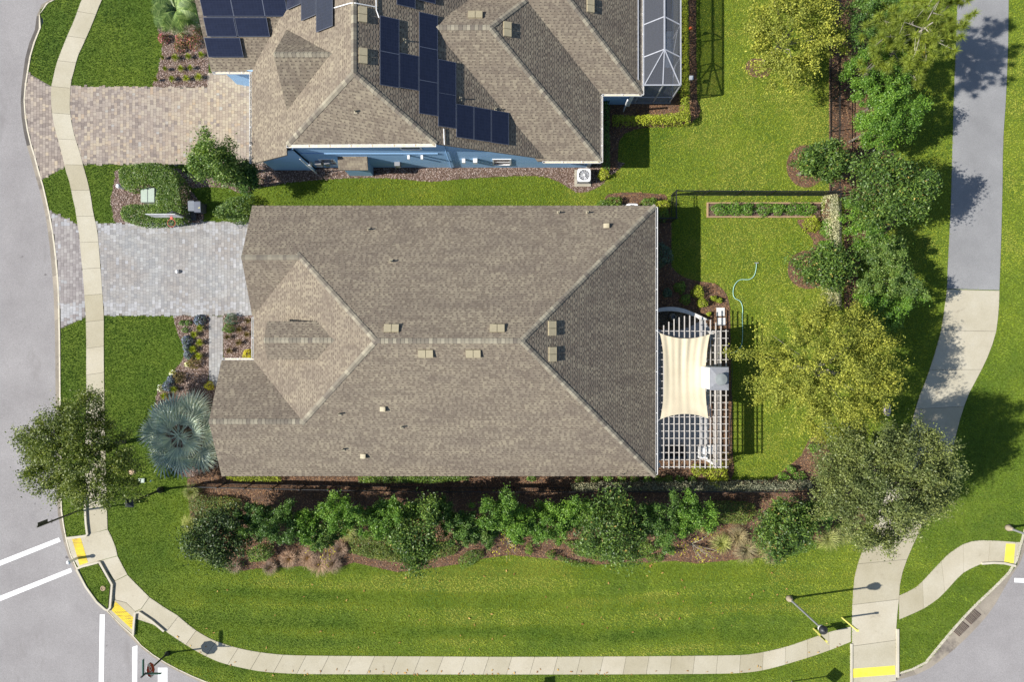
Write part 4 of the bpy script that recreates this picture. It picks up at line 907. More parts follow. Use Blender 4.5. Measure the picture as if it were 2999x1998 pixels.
# small wall equipment
for (px, py, z, s) in ((905, 488, 1.4, .28), (935, 482, 1.5, .4), (960, 482, 1.5, .34), (1165, 487, 1.2, .35), (1358, 456, 2.1, .2), (1392, 457, 2.1, .26), (1197, 452, 3.0, .14), (1236, 451, 3.0, .14)):
    x, y = W(px, py, z); MB().box(x - s / 2, x + s / 2, WY - .28, WY - .02, z - s * .8, z + s * .8).build('wall_box', M['white'] if s < .3 else M['grey_metal'], nh)
MB().tube([(W(878, 470, 3.7)[0], 11.15, 3.7), (W(878, 470, 3.7)[0], 11.15, .1)], .04, 8).build('downspout', M['gutter'], nh)
MB().tube([(W(1302, 425, 5)[0], WY - .08, 5.6), (W(1302, 425, 5)[0], WY - .08, .1)], .035, 8).build('downspout', M['siding'], nh)
x5 = 5.05; MB().box(x5 - .12, x5 + .1, WY - .06, WY + .05, 0, 2.9).build('corner_board', M['white'], nh)
MB().box(7.55, 7.8, 15.62, 15.78, 0, 2.9).build('corner_board', M['white'], nh)
for (px, py) in ((1061, 43), (1062, 164)): roof_vent(nroof, nE, px, py, False)
roof_vent(nroof, b2.planes[2], 1392, 46, True); roof_vent(nroof, b2.planes[1], 1484, 86, False); roof_vent(nroof, b3.planes[1], 1727, 16, False)
for (px, py) in Z(750, 0, [(1362, 375), (1875, 908), (2195, 1005)]): roof_pipe(nroof, nE, px, py, .04, .3)
roof_pipe(nroof, nS, 750 + 915 / 3.136, 1025 / 3.136)
# conduit over the ridge
pts = [onplane(980, 24, nW), onplane(1028, 10, nW), onplane(1042, 10, nE), onplane(1100, 21, nE)]
MB().tube([(x, y, z + .08) for x, y, z in pts], .03, 6).build('conduit', M['gutter'], nh)
pts = [onplane(1102, -20, nE), onplane(1103, 30, nE), onplane(1111, 53, nE)]
MB().tube([(x, y, z + .08) for x, y, z in pts], .03, 6).build('conduit', M['gutter'], nh)
pts = [onplane(1300, 378, nE), onplane(1302, 425, nE)]
MB().tube([(x, y, z + .08) for x, y, z in pts], .03, 6).build('conduit', M['gutter'], nh)
# solar arrays
def solar(label, P, rects, rot=False):
    root = thing('solar_array', label, 'solar panels', group='solar panels on the blue house')
    for q in rects:
        c = [np.array(onplane(px, py, P)) for px, py in q]
        n = np.array([-P[1], -P[2], 1.0]); n /= np.linalg.norm(n)
        ctr = sum(c) / 4; F_ = frame_on(P, ctr + n * 0.13); inv = F_.inverted()
        l = [inv @ Vector(p + n * 0.13) for p in c]; hx = max(abs(v.x) for v in l) * 0.995; hy = max(abs(v.y) for v in l) * 0.995
        pn = MB().box(-hx + .02, hx - .02, -hy + .02, hy - .02, -.02, .018).build('solar_panel', M['solar'], root); pn.matrix_local = F_
        f_ = MB()
        f_.box(-hx, hx, -hy, -hy + .022, -.03, .024); f_.box(-hx, hx, hy - .022, hy, -.03, .024); f_.box(-hx, -hx + .022, -hy + .022, hy - .022, -.03, .024); f_.box(hx - .022, hx, -hy + .022, hy - .022, -.03, .024)
        f_.build('panel_frame', M['panel_frame'], pn)
        for s_ in (-.6, .6): MB().box(hx * s_ - .03, hx * s_ + .03, -hy * .9, hy * .9, -.12, -.03).build('rail', M['panel_frame'], pn)
    return root
def rz(x0, x1, y0, y1, sl=0.0, ox=750, oy=0): return Z(ox, oy, [(x0, y0), (x1, y0 + sl), (x1, y1 + sl), (x0, y1)])
ea = [rz(1131, 1308, 152, 472, 34), rz(1131, 1308, 476, 782, 30), rz(1311, 1486, 494, 806, 28), rz(1490, 1662, 120, 432, 32), rz(1490, 1662, 436, 738, 30), rz(1490, 1662, 742, 1044, 26), rz(1665, 1829, 556, 856, 24), rz(1665, 1829, 860, 1160, 22),
      rz(1832, 1990, 960, 1262, 24), rz(1993, 2150, 990, 1286, 22), rz(2153, 2312, 1020, 1312, 20), rz(1285, 1456, -240, 46, 26), rz(1490, 1640, -280, 6, 20)]
solar('stepped array of dark solar panels on the right hand roof slope', nE, ea)
f5 = b5.planes[0]
fa = [[(613, 108), (705, 110), (700, 165), (616, 164)], [(602, 49), (690, 49), (694, 105), (612, 104)], [(692, 49), (782, 49), (786, 105), (696, 105)], [(586, -10), (676, -10), (686, 46), (600, 45)], [(679, -10), (770, -10), (776, 46), (689, 46)], [(773, -10), (836, -10), (838, 46), (779, 46)]]
solar('block of dark solar panels above the front planting bed', f5, fa)
wa = [[(932, -60), (980, -70), (979, 74), (933, 88)], [(888, -60), (930, -66), (930, 42), (889, 52)], [(846, -60), (886, -66), (886, 12), (847, 18)]]
solar('three dark solar panels beside the upper roof ridge', nW, wa)
# ------------------------------------------------------------------ foliage
def unit(v): return v / np.maximum(1e-9, np.linalg.norm(v, axis=1, keepdims=True))
def leaf_arrays(C, out, size, aspect=0.5, up=0.6, flat=0.62):
    """diamond leaves at centres C, facing roughly `out` and up"""
    n = len(C); nr = unit(out * (1 - up) + np.array([0, 0, 1.0]) * up + RS.normal(0, flat, (n, 3)))
    a = unit(np.cross(nr, RS.normal(0, 1, (n, 3)))); b = np.cross(nr, a)
    L = size * (0.65 + 0.7 * RS.rand(n, 1)); w = L * aspect
    V = np.empty((n, 4, 3)); V[:, 0] = C - a * L / 2; V[:, 1] = C + b * w / 2 + nr * L * 0.06; V[:, 2] = C + a * L / 2; V[:, 3] = C - b * w / 2 + nr * L * 0.06
    return V
def leaves_obj(name, Vs, mat, parent=None):
    V = np.concatenate(Vs); n = len(V); return me_np(name, V.reshape(-1, 3), np.arange(4 * n).reshape(n, 4), mat, parent)
def in_shell(n, inner=0.55):
    d = unit(RS.normal(0, 1, (n, 3))); r = inner + (1 - inner) * RS.rand(n, 1) ** 0.6; return d, d * r
TREE_K = 1.6
def tree(name, label, px, py, rx, ry, h, mat, cat='tree', crown_h=None, nclump=60, nleaf=140, leaf=0.15, clump=0.28, bark='bark', limbs=9, group=None, aspect=0.5, rough=0.22, up=0.55, gap=0.0, trunk_r=0.12, hair=0.0, droop=0.0):
    """tapered trunk and limbs under a crown of leaf clumps; px,py,rx,ry describe the crown as the photo shows it"""
    crown_h = crown_h or min(h * 0.75, 1.5 * min(rx, ry) / 44.0); zc = h - crown_h / 2
    k = (CAM_H - zc) / FPX; cx, cy = W(px, py, zc); RX_, RY_, RZ_ = rx * k, ry * k, crown_h / 2
    root = thing(name, label, cat, (cx, cy, 0), 0, group)
    d = unit(RS.normal(0, 1, (nclump, 3))); d[:, 2] = np.where(d[:, 2] < -0.25, -d[:, 2], d[:, 2])
    th = np.arctan2(d[:, 1], d[:, 0]); ph = RS.rand(6) * 6.28
    lump = 1 + rough * (0.5 * np.sin(2 * th + ph[0]) + 0.6 * np.sin(3 * th + ph[1]) + 0.5 * np.sin(5 * th + ph[2] + 3 * d[:, 2])) 
    rr = (0.40 + 0.60 * RS.rand(nclump) ** 0.6) * lump * (1 - clump * 0.5)
    cc = d * rr[:, None] * np.array([RX_, RY_, RZ_]); cc[:, 2] += zc
    if droop: cc[:, 2] -= droop * (np.hypot(cc[:, 0] / RX_, cc[:, 1] / RY_)) ** 2
    Vs = []; Rm = (RX_ * RY_) ** 0.5
    for i in range(nclump):
        rc = Rm * clump * (0.6 + 0.8 * RS.rand()); n = max(6, int(nleaf * TREE_K * (0.6 + 0.8 * RS.rand())))
        dd, off = in_shell(n, 0.2); off = np.where(RS.rand(n, 1) < .45, RS.normal(0, .62, (n, 3)), off) * rc * np.array([1, 1, 0.7])
        if hair:                      # shoots reaching outwards along the branch
            o = d[i] / np.linalg.norm(d[i]); s_ = RS.rand(n, 1); off = off * (1 - 0.55 * hair) + o * s_ * rc * 1.9 * hair
        Vs.append(leaf_arrays(cc[i] + off, dd, leaf, aspect, up))
    leaves_obj('crown', Vs, mat, root)
    zt = max(0.5, h - crown_h * 0.85)
    MB().tube([(0, 0, -0.05), (0.03, 0.02, zt * 0.5), (0, 0, zt), (0.02, -0.02, h - crown_h * 0.45)], [trunk_r * 1.25, trunk_r, trunk_r * 0.85, trunk_r * 0.4], 8).build('trunk', M[bark], root)
    idx = RS.choice(nclump, min(limbs, nclump), False)
    for i in idx:
        e = cc[i]; m1 = (e[0] * 0.4, e[1] * 0.4, zt + (e[2] - zt) * 0.62)
        MB().tube([(0, 0, zt * 0.92), m1, tuple(e * np.array([.95, .95, 1]) - np.array([0, 0, .12 * crown_h * .4]))], [trunk_r * 0.42, trunk_r * 0.2, trunk_r * 0.06], 5).build('limb', M[bark], root)
    return root
def bush(name, label, px, py, rx, ry, h, mat, n=260, leaf=0.09, group=None, cat='shrub', aspect=0.55, boxy=False, up=0.5, flowers=None, fn=0, parent=None):
    k = (CAM_H - h * .6) / FPX; cx, cy = W(px, py, h * .6); RX_, RY_ = rx * k, ry * k
    d, off = in_shell(n, 0.7); off[:, 2] = np.abs(off[:, 2])
    if boxy: off = np.sign(off) * np.abs(off) ** 0.62
    th = np.arctan2(d[:, 1], d[:, 0]); p_ = RS.rand(2) * 6.28; lump = 1 + 0.12 * np.sin(3 * th + p_[0]) + 0.10 * np.sin(5 * th + p_[1] + 2 * d[:, 2])
    C = off * lump[:, None] * np.array([RX_, RY_, h]); d[:, 2] = np.abs(d[:, 2])
    o = leaves_obj(name, [leaf_arrays(C, d, leaf, aspect, up)], mat); o.location = (cx, cy, 0.0); tag(o, label, cat, group)
    MB().tube([(0, 0, 0), (0, 0, h * .6)], .03, 5).build('stem', M['bark'], o)
    if flowers is not None:
        d, off = in_shell(fn, 0.9); off[:, 2] = np.abs(off[:, 2]); fo = leaves_obj('flowers', [leaf_arrays(off * np.array([RX_, RY_, h * 1.06]), d, leaf * .9, .9, .7)], flowers, o); fo['kind'] = 'stuff'
    return o
def hedge(name, label, poly_px, h, mat, dens=420, leaf=0.10, cat='hedge', top_px=True, group=None, bump=0.12):
    P = WP(poly_px, h if top_px else 0); A_ = np.array(P); a, b = A_.min(0), A_.max(0); ar = abs(area(P)); n = int(ar * dens * 2)
    n0 = int(n * (b[0] - a[0]) * (b[1] - a[1]) / ar); XY = a + RS.rand(n0, 2) * (b - a); XY = XY[inpoly(XY[:, 0], XY[:, 1], P)]
    # distance to the rim
    dist = np.full(len(XY), 9.0)
    for i in range(len(P)):
        p, q = np.array(P[i]), np.array(P[(i + 1) % len(P)]); d = q - p; t = np.clip(((XY - p) @ d) / max(1e-9, d @ d), 0, 1); dist = np.minimum(dist, np.linalg.norm(XY - p - t[:, None] * d, axis=1))
    rim = np.clip(dist / 0.22, 0, 1); top = h * (0.72 + 0.28 * np.sqrt(rim)) + bump * (vnoise(XY[:, 0], XY[:, 1], 0.35, 4) - 0.5) + bump * (vnoise(XY[:, 0], XY[:, 1], 0.9, 5) - 0.5)
    z = np.where(RS.rand(len(XY)) < 0.6, top - 0.03 * RS.rand(len(XY)), top * (1 - 0.35 * RS.rand(len(XY))))
    side = (dist < 0.16) & (RS.rand(len(XY)) < 0.6); z = np.where(side, RS.rand(len(XY)) * top, z)
    C = np.stack([XY[:, 0], XY[:, 1], z], 1); c0 = A_.mean(0); C[:, 0] -= c0[0]; C[:, 1] -= c0[1]
    out = np.tile(np.array([[0, 0, 1.0]]), (len(C), 1)); o = leaves_obj(name, [leaf_arrays(C, out, leaf, 0.55, 0.45, 0.55)], mat); o.location = (c0[0], c0[1], 0)
    return tag(o, label, cat, group)
def tuft(name, label, px, py, r, h, mat, n=60, w=0.03, arch=0.9, group=None, cat='plant', segs=3, ry=None):
    """arching strap leaves from one crown"""
    k = (CAM_H - h * .5) / FPX; cx, cy = W(px, py, h * .4); R_ = r * k; q = (ry or r) / r
    a = RS.rand(n) * 2 * np.pi; L = R_ * (0.12 + 0.93 * RS.rand(n) ** .7); hh = h * (0.6 + 0.5 * RS.rand(n)); V = []; F = []
    for i in range(n):
        ux, uy = math.cos(a[i]), math.sin(a[i]); px_, py_ = -uy * w / 2, ux * w / 2; b = len(V)
        for j in range(segs):
            t = j / segs; x = L[i] * t; z = hh[i] * (.3 + .7 * math.sin(math.pi * t * 0.71)); wj = 1 - 0.55 * t
            V += [(ux * x - px_ * wj, (uy * x - py_ * wj) * q, z), (ux * x + px_ * wj, (uy * x + py_ * wj) * q, z)]
        V.append((ux * L[i], uy * L[i] * q, hh[i] * (.3 + .7 * math.sin(math.pi * .75)) * (1 - arch * .6 * L[i] / R_))); 
        for j in range(segs - 1): F.append((b + 2 * j, b + 2 * j + 1, b + 2 * j + 3, b + 2 * j + 2))
        F.append((b + 2 * segs - 2, b + 2 * segs - 1, b + 2 * segs))
    o = me(name, V, F, mat); o.location = (cx, cy, 0.0); return tag(o, label, cat, group)
def nth(i): return ('first', 'second', 'third', 'fourth', 'fifth', 'sixth', 'seventh', 'eighth', 'ninth', 'tenth', 'eleventh', 'twelfth', 'thirteenth', 'fourteenth')[i]

D = S
# ---------------- big trees
tree('street_tree', 'dark green street oak overhanging the road at lower left', 245, 1325, 168, 150, 6.4, M['leaf_street'], crown_h=4.2, nclump=230, nleaf=120, leaf=0.13, clump=0.17, rough=0.16, limbs=14, hair=0.6, up=0.45, trunk_r=.13)
tree('yellow_green_elm', 'broad yellow green tree right of the pergola', 1898 * D, 850 * D, 172 * D, 156 * D, 7.6, M['leaf_elm'], crown_h=5.0, nclump=330, nleaf=140, leaf=0.11, clump=0.14, bark='bark_pale', rough=0.14, limbs=18, hair=0.85, up=0.4, trunk_r=.15, droop=1.0)
tree('live_oak', 'olive green oak overhanging the concrete cart path', 2022 * D, 1102 * D, 172 * D, 138 * D, 9.4, M['leaf_oak'], crown_h=5.2, nclump=330, nleaf=150, leaf=0.12, clump=0.145, bark='bark_pale', rough=0.15, limbs=26, hair=0.55, up=0.45, trunk_r=.17)
tree('yellow_green_elm', 'yellow green tree in the lawn at the top right', 1812 * D, 82 * D, 122 * D, 118 * D, 6.2, M['leaf_elm'], crown_h=4.4, nclump=130, nleaf=130, leaf=0.13, clump=0.19, bark='bark_pale', rough=0.28, limbs=16, hair=0.6, up=0.4)
# ---------------- glossy magnolias
mg = dict(nclump=80, nleaf=95, leaf=0.165, clump=0.25, aspect=0.42, up=0.35, rough=0.2, limbs=6)
tree('magnolia_tree', 'large glossy tree beside the asphalt path', 2035 * D, 438 * D, 104 * D, 96 * D, 6.2, M['leaf_magnolia'], crown_h=4.2, **{**mg, 'nclump': 130, 'clump': 0.2})
tree('magnolia_tree', 'glossy tree at the corner of the two black fences', 1886 * D, 372 * D, 68 * D, 54 * D, 4.6, M['leaf_magnolia'], crown_h=3.0, **mg)
tree('magnolia_tree', 'glossy tree in front of the cream hedge', 1890 * D, 614 * D, 76 * D, 56 * D, 4.2, M['leaf_magnolia'], crown_h=2.8, **mg)
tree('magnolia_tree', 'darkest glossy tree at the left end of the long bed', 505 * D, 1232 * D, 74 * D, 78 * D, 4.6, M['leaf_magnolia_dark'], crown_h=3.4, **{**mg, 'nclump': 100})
tree('magnolia_tree', 'tall glossy tree in the left half of the long bed', 1222, 1560, 80, 125, 5.0, M['leaf_magnolia'], crown_h=3.4, **{**mg, 'nclump': 100})
tree('magnolia_tree', 'wide glossy tree below the right end of the house roof', 1784, 1552, 106, 112, 5.2, M['leaf_magnolia'], crown_h=3.4, **{**mg, 'nclump': 110})
tree('magnolia_tree', 'glossy tree at the right end of the long bed', 2297, 1540, 92, 92, 5.0, M['leaf_magnolia'], crown_h=3.4, **{**mg, 'nclump': 95})
# ---------------- mid green hollies of the right strip
hy = dict(nclump=70, nleaf=140, leaf=0.105, clump=0.21, rough=0.42, hair=0.3, limbs=5, up=0.45, trunk_r=.07)
for (x, y, rx, ry, h, m_, lab) in (
    (1990, 40, 50, 62, 5.2, 'leaf_holly_dark', 'dark green tree at the top beside the pine'),
    (2002, 160, 52, 48, 4.6, 'leaf_holly', 'bright green tree right of the fence below the pine'),
    (2016, 236, 54, 44, 4.2, 'leaf_holly', 'green tree above the large glossy tree, nearest the fence'),
    (2058, 282, 54, 46, 4.2, 'leaf_holly', 'green tree above the large glossy tree, nearest the path'),
    (2004, 296, 46, 46, 4.2, 'leaf_holly', 'green tree touching the top left of the large glossy tree'),
    (1982, 520, 50, 46, 3.6, 'leaf_holly', 'green tree just below the large glossy tree'),
    (2012, 588, 48, 42, 3.4, 'leaf_garden', 'pale green tree behind the glossy tree and cream hedge'),
    (2046, 650, 56, 46, 3.6, 'leaf_garden', 'thin pale tree with bare twigs left of the concrete path'),
    (2024, 712, 58, 44, 3.6, 'leaf_holly', 'green tree just above the broad yellow green tree')):
    tree('holly_tree', lab, x * D, y * D, rx * D * 1.18, ry * D * 1.18, h + .5, M[m_], crown_h=(h + .5) * .8, **hy)
# ---------------- hollies along the bottom bed
for (x, y, rx, ry, h, m_, lab) in (
    (820, 1533, 54, 56, 3.0, 'leaf_holly_dark', 'dull green tree right of the darkest glossy tree'),
    (908, 1546, 46, 46, 2.8, 'leaf_holly', 'small green tree above the pink grass'),
    (1012, 1500, 50, 60, 3.4, 'leaf_holly', 'upright bright green tree, second left of the tall glossy tree'),
    (1108, 1524, 52, 54, 3.0, 'leaf_holly', 'bright green tree touching the left side of the tall glossy tree'),
    (1345, 1540, 44, 50, 3.0, 'leaf_holly_dark', 'dark green tree touching the right side of the tall glossy tree'),
    (1396, 1546, 36, 42, 2.6, 'leaf_garden', 'thin grey green tree right of the tall glossy tree'),
    (1472, 1504, 56, 58, 3.4, 'leaf_holly', 'bright green tree in the middle of the long bed'),
    (1568, 1528, 46, 52, 3.0, 'leaf_holly', 'bright green tree above the two small clipped balls'),
    (1642, 1520, 44, 58, 3.2, 'leaf_holly', 'bright green tree touching the left side of the wide glossy tree'),
    (1944, 1526, 46, 58, 3.2, 'leaf_holly_dark', 'darker green tree right of the wide glossy tree'),
    (2024, 1506, 48, 56, 3.3, 'leaf_holly', 'bright green tree left of the low ground cover')):
    tree('holly_tree', lab, x, y, rx * 1.14, ry * 1.14, h + 1.2, M[m_], crown_h=(h + 1.2) * .7, **hy)
for (x, y, rx, ry, h, m_, lab) in (
    (745, 1512, 44, 48, 3.6, 'leaf_holly_dark', 'dark understory tree between the low ground cover and dull green tree'),
    (960, 1560, 40, 40, 3.0, 'leaf_garden', 'pale understory tree just above the pink grass clumps'),
    (1160, 1500, 46, 50, 4.0, 'leaf_holly', 'tallest bright tree above the left shoulder of the tall glossy tree'),
    (1285, 1498, 44, 46, 4.0, 'leaf_holly_dark', 'dark tree above the right shoulder of the tall glossy tree'),
    (1425, 1560, 38, 40, 3.2, 'leaf_holly_dark', 'dark understory tree left of the sparse yellow shrub in mid bed'),
    (1515, 1548, 38, 40, 3.2, 'leaf_holly', 'green understory tree just above the sparse yellow shrub in mid bed'),
    (1700, 1500, 46, 48, 4.0, 'leaf_holly', 'bright tree above the left shoulder of the wide glossy tree'),
    (1880, 1520, 44, 52, 3.8, 'leaf_holly_dark', 'dark tree touching the right side of the wide glossy tree'),
    (2390, 1500, 50, 44, 3.6, 'leaf_holly_dark', 'shaded tree between the rightmost glossy tree and the olive oak')):
    tree('holly_tree', lab, x, y, rx, ry, h + .4, M[m_], crown_h=(h + .4) * .7, **hy)
# ---------------- garden trees by the tan driveway
tree('garden_tree', 'leafy tree at the corner of the tan driveway', 632, 478, 92, 74, 4.4, M['leaf_garden'], crown_h=2.8, nclump=80, nleaf=110, leaf=0.16, clump=0.24, aspect=.42, rough=0.3, limbs=8, up=.4)
tree('garden_tree', 'dark leafy tree against the front of the blue house', 722, 525, 52, 44, 3.2, M['leaf_holly_dark'], crown_h=2.2, nclump=40, nleaf=110, leaf=0.13, clump=0.28, rough=0.3, limbs=5)
bush('broad_shrub', 'loose green shrub at the corner of the grey driveway and roof', 688, 612, 62, 42, 1.3, M['leaf_garden'], 1900, 0.12)

# ---------------- pine with needle tufts
def pine():
    zc = 5.6; bx, by = W(2120 * D, 84 * D, zc); bx -= 0.6; by -= 0.1
    root = thing('pine_tree', 'pine tree with bare pale branches beside the asphalt path', 'tree', (bx, by, 0))
    MB().tube([(0, 0, 0), (.05, 0, 2.5), (0, .1, 5.0), (.1, .1, 7.4)], [.16, .13, .09, .03], 8).build('trunk', M['bark_pale'], root)
    tips = []
    for i in range(17):
        a = i * 2.4 + RS.rand() * .5; L = 1.4 + 1.8 * RS.rand(); z0 = 3.6 + 3.4 * RS.rand(); dz = 0.2 + .6 * RS.rand()
        if math.cos(a) > 0.2 and math.sin(a) > .1: L *= 1.25
        p0 = np.array([0, .08, z0]); p1 = np.array([math.cos(a) * L * .5, math.sin(a) * L * .5, z0 + .15]); p2 = np.array([math.cos(a) * L, math.sin(a) * L * .85, z0 + dz])
        MB().tube([p0, p1, p2], [.035, .022, .008], 5).build('branch', M['bark_pale'], root); tips.append(p2)
        for k_ in range(5):
            t = .35 + .6 * RS.rand(); q = p0 * (1 - t) + p2 * t + RS.normal(0, .42, 3) * np.array([1, 1, .4]); MB().tube([p0 * (1 - t) + p2 * t, q], [.018, .006], 4).build('twig', M['bark_pale'], root); tips.append(q)
    def tufts(name, pts, mat, nn=150, L0=.42):
        V = []
        for p in pts:
            d = unit(RS.normal(0, 1, (nn, 3)) + np.array([0, 0, .25])); s_ = unit(np.cross(d, RS.normal(0, 1, (nn, 3)))) * .012; L = L0 * (.6 + .5 * RS.rand(nn, 1))
            T = np.empty((nn, 3, 3)); T[:, 0] = p - s_; T[:, 1] = p + s_; T[:, 2] = p + d * L; V.append(T)
        V = np.concatenate(V); return me_np(name, V.reshape(-1, 3), np.arange(3 * len(V)).reshape(-1, 3), mat, root)
    tips = np.array(tips); more = tips + RS.normal(0, .3, tips.shape); q = in_shell(75, .3)[1] * np.array([3.0, 1.9, 1.3]) + np.array([0, 0, 5.4]); tufts('crown', np.concatenate([tips, more, q]), M['needle'])
    g = [np.array(W3(x * D, y * D, 4.6)) - np.array([bx, by, 0]) for x, y in ((2112, 118), (2122, 124), (2118, 130))]
    o = tufts('golden_needles', [q + RS.normal(0, .08, 3) for q in g for _ in range(4)], M['needle_gold'], 90, .3); o['label'] = 'dead golden needle clusters'
pine()

# ---------------- silver fan palm
def fan_mesh(name, nseg, R_, mat, pet=.9, spread=2.6):
    V = []; F = []; b = 0
    V += [(-.03, 0, 0), (.03, 0, 0), (.02, pet, .02), (-.02, pet, .02)]; F.append((0, 1, 2, 3))
    for i in range(nseg):
        a = -spread / 2 + spread * i / (nseg - 1); da = spread / (nseg - 1) * .5; L = R_ * (1 - .22 * abs(a / (spread / 2)) ** 2)
        def q(ang, r, z): return (math.sin(ang) * r, pet + math.cos(ang) * r, z)
        zz = .05 if i % 2 else -.03; dr = -.10 * R_ - .10 * R_ * RS.rand(); b = len(V)
        V += [q(a - da * .5, .05, 0), q(a + da * .5, .05, 0), q(a + da * 1.02, L * .58, zz), q(a, L * .6, zz + .05), q(a - da * 1.02, L * .58, zz), q(a, L, dr + zz * 2)]
        F += [(b, b + 1, b + 2, b + 3), (b, b + 3, b + 4), (b + 4, b + 3, b + 5), (b + 3, b + 2, b + 5)]
    m = bpy.data.meshes.new(name); m.from_pydata(V, [], F); m.materials.append(mat); return m
def palm():
    cx, cy = W(520, 1278, 2.2); root = thing('silver_palm', 'silver blue fan palm against the front of the house', 'palm', (cx, cy, 0))
    MB().tube([(0, 0, -.05), (0, 0, 1.0), (.03, 0, 2.0)], [.30, .26, .2], 12).build('trunk', M['bark'], root)
    ms = [fan_mesh('frond', n_, r_, M['palm_silver'], pt, sp_) for n_, r_, pt, sp_ in ((22, 1.25, 1.35, 3.0), (20, 1.15, 1.0, 2.7), (24, 1.3, 1.6, 3.2), (20, 1.1, .7, 2.5), (18, .9, .4, 1.9))]
    for i in range(38):
        lvl = i / 37; k = 4 if i > 34 else (3, 1)[i % 2] if i > 20 else (2, 0, 2)[i % 3]
        o = bpy.data.objects.new('frond', ms[k]); link(o, root)
        a = i * 2.399 + RS.normal(0, .2); tilt = -.30 + .85 * lvl ** 1.2 + RS.normal(0, .10)
        o.location = (RS.normal(0, .05), RS.normal(0, .05), 1.7 + .55 * lvl)
        o.rotation_euler = (tilt, RS.normal(0, .42), a); o.scale = (.92 + .2 * RS.rand(),) * 3
palm()
def feather_palm(label, px, py, z, n, L, mat):
    cx, cy = W(px, py, z); root = thing('feather_palm', label, 'palm', (cx, cy, 0)); MB().tube([(0, 0, -.05), (0, 0, z)], [.16, .12], 10).build('trunk', M['bark'], root)
    V = []; F = []
    for k_ in range(22):
        t = (k_ + 1) / 22; x = L * t; z0 = .55 * L * (math.sin(t * 2.2) * .6 - .55 * t * t); ll = .42 * math.sin(math.pi * (.12 + .82 * t)) + .08
        for s_ in (-1, 1):
            b = len(V); V += [(x, 0, z0), (x + .05, 0, z0), (x + ll * .55, s_ * ll, z0 - .12)]; F.append((b, b + 1, b + 2))
    m = bpy.data.meshes.new('frond'); m.from_pydata(V, [], F); m.materials.append(mat)
    for i in range(n):
        o = bpy.data.objects.new('frond', m); link(o, root); o.location = (0, 0, z); o.rotation_euler = (RS.normal(0, .12), -.5 + .75 * RS.rand(), i * 2.399); o.scale = (1 + .25 * RS.rand(),) * 3
feather_palm('green feathery palm in the bed at the top left', 517, 32, 1.6, 70, 1.25, M['palm_green'])

# ---------------- hedges
z3 = lambda pts: Z(320, 460, pts, 5.35)
hedge('clipped_hedge', 'U shaped clipped hedge around the green transformer', z3([(110, 200), (200, 110), (450, 70), (750, 70), (950, 150), (1080, 290), (1130, 450), (1160, 700), (1170, 950), (1100, 1020), (700, 1075), (400, 1065), (180, 985), (130, 860), (180, 760), (300, 720), (500, 722), (690, 710), (715, 480), (640, 440), (500, 480), (280, 520), (180, 490), (120, 380)]), 1.3, M['leaf_hedge'], 620, 0.105, bump=.08)
hedge('clipped_hedge', 'L shaped lime hedge around the screened pool cage', Z(1500, 0, [(1555, -60), (1625, -60), (1645, 1110), (1620, 1125), (935, 1132), (930, 1045), (1180, 1045), (1380, 1032), (1562, 1020)]), 1.0, M['leaf_lime'], 420, 0.10)
hedge('cream_hedge', 'upper part of the cream variegated hedge along the right fence', Z(2250, 500, [(545, 215), (650, 205), (690, 400), (698, 750), (650, 750), (600, 640), (560, 500), (550, 350)]), 1.2, M['leaf_cream'], 480, 0.085)
hedge('cream_hedge', 'short cream variegated hedge piece above the broad yellow green tree', Z(2250, 500, [(545, 1030), (690, 1030), (690, 1245), (560, 1235)]), 1.2, M['leaf_cream'], 480, 0.085)
hedge('grey_hedge', 'long grey variegated hedge along the fence below the house', Z(1500, 1000, [(545, 1340), (620, 1310), (1200, 1305), (2000, 1300), (2760, 1290), (2800, 1380), (2352, 1392), (1300, 1392), (560, 1388)]), 1.2, M['leaf_greyvar'], 480, 0.085)
hedge('lime_hedge', 'low lime hedge at the left end of the house wall', [(655, 1385), (820, 1385), (818, 1412), (690, 1412), (660, 1404)], .55, M['leaf_lime'], 420, 0.09)
hedge('green_hedge', 'low green hedge along the middle of the house wall', [(1042, 1385), (1378, 1385), (1372, 1408), (1270, 1418), (1050, 1416)], .6, M['leaf_hedge'], 420, 0.10)
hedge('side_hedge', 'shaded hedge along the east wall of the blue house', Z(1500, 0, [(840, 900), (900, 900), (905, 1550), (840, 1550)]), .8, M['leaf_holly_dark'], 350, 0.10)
hedge('ground_cover', 'rounded low ground cover above the darkest glossy tree', Z(540, 1380, [(40, 330), (180, 280), (330, 310), (500, 300), (630, 340), (640, 420), (520, 500), (350, 530), (140, 520), (40, 450)], 3.923), .6, M['leaf_cover'], 420, 0.085, 'ground cover')
hedge('ground_cover', 'low ground cover patch left of the rightmost glossy tree', Z(1740, 1380, [(1000, 270), (1150, 260), (1390, 280), (1400, 380), (1320, 470), (1060, 460), (1010, 380)], 2.9425), .5, M['leaf_cover'], 420, 0.085, 'ground cover')
hedge('ground_cover', 'low ground cover right of the pink grass clumps', Z(540, 1380, [(1900, 740), (2200, 720), (2354, 800), (2400, 1000), (2100, 1010), (1930, 950), (1880, 850)], 3.923), .55, M['leaf_cover'], 420, 0.085, 'ground cover')
hedge('ground_cover', 'low shrub mass at the foot of the darkest glossy tree', Z(540, 1380, [(700, 930), (850, 850), (1000, 860), (1020, 960), (930, 1050), (740, 1060)], 3.923), .6, M['leaf_hedge'], 420, 0.09, 'ground cover')
hedge('ground_cover', 'narrow ground cover strip below the middle of the long bed', Z(1140, 1380, [(780, 1020), (900, 930), (1080, 900), (1090, 990), (960, 1080), (820, 1150)], 3.923), .3, M['leaf_hedge'], 420, 0.08, 'ground cover')
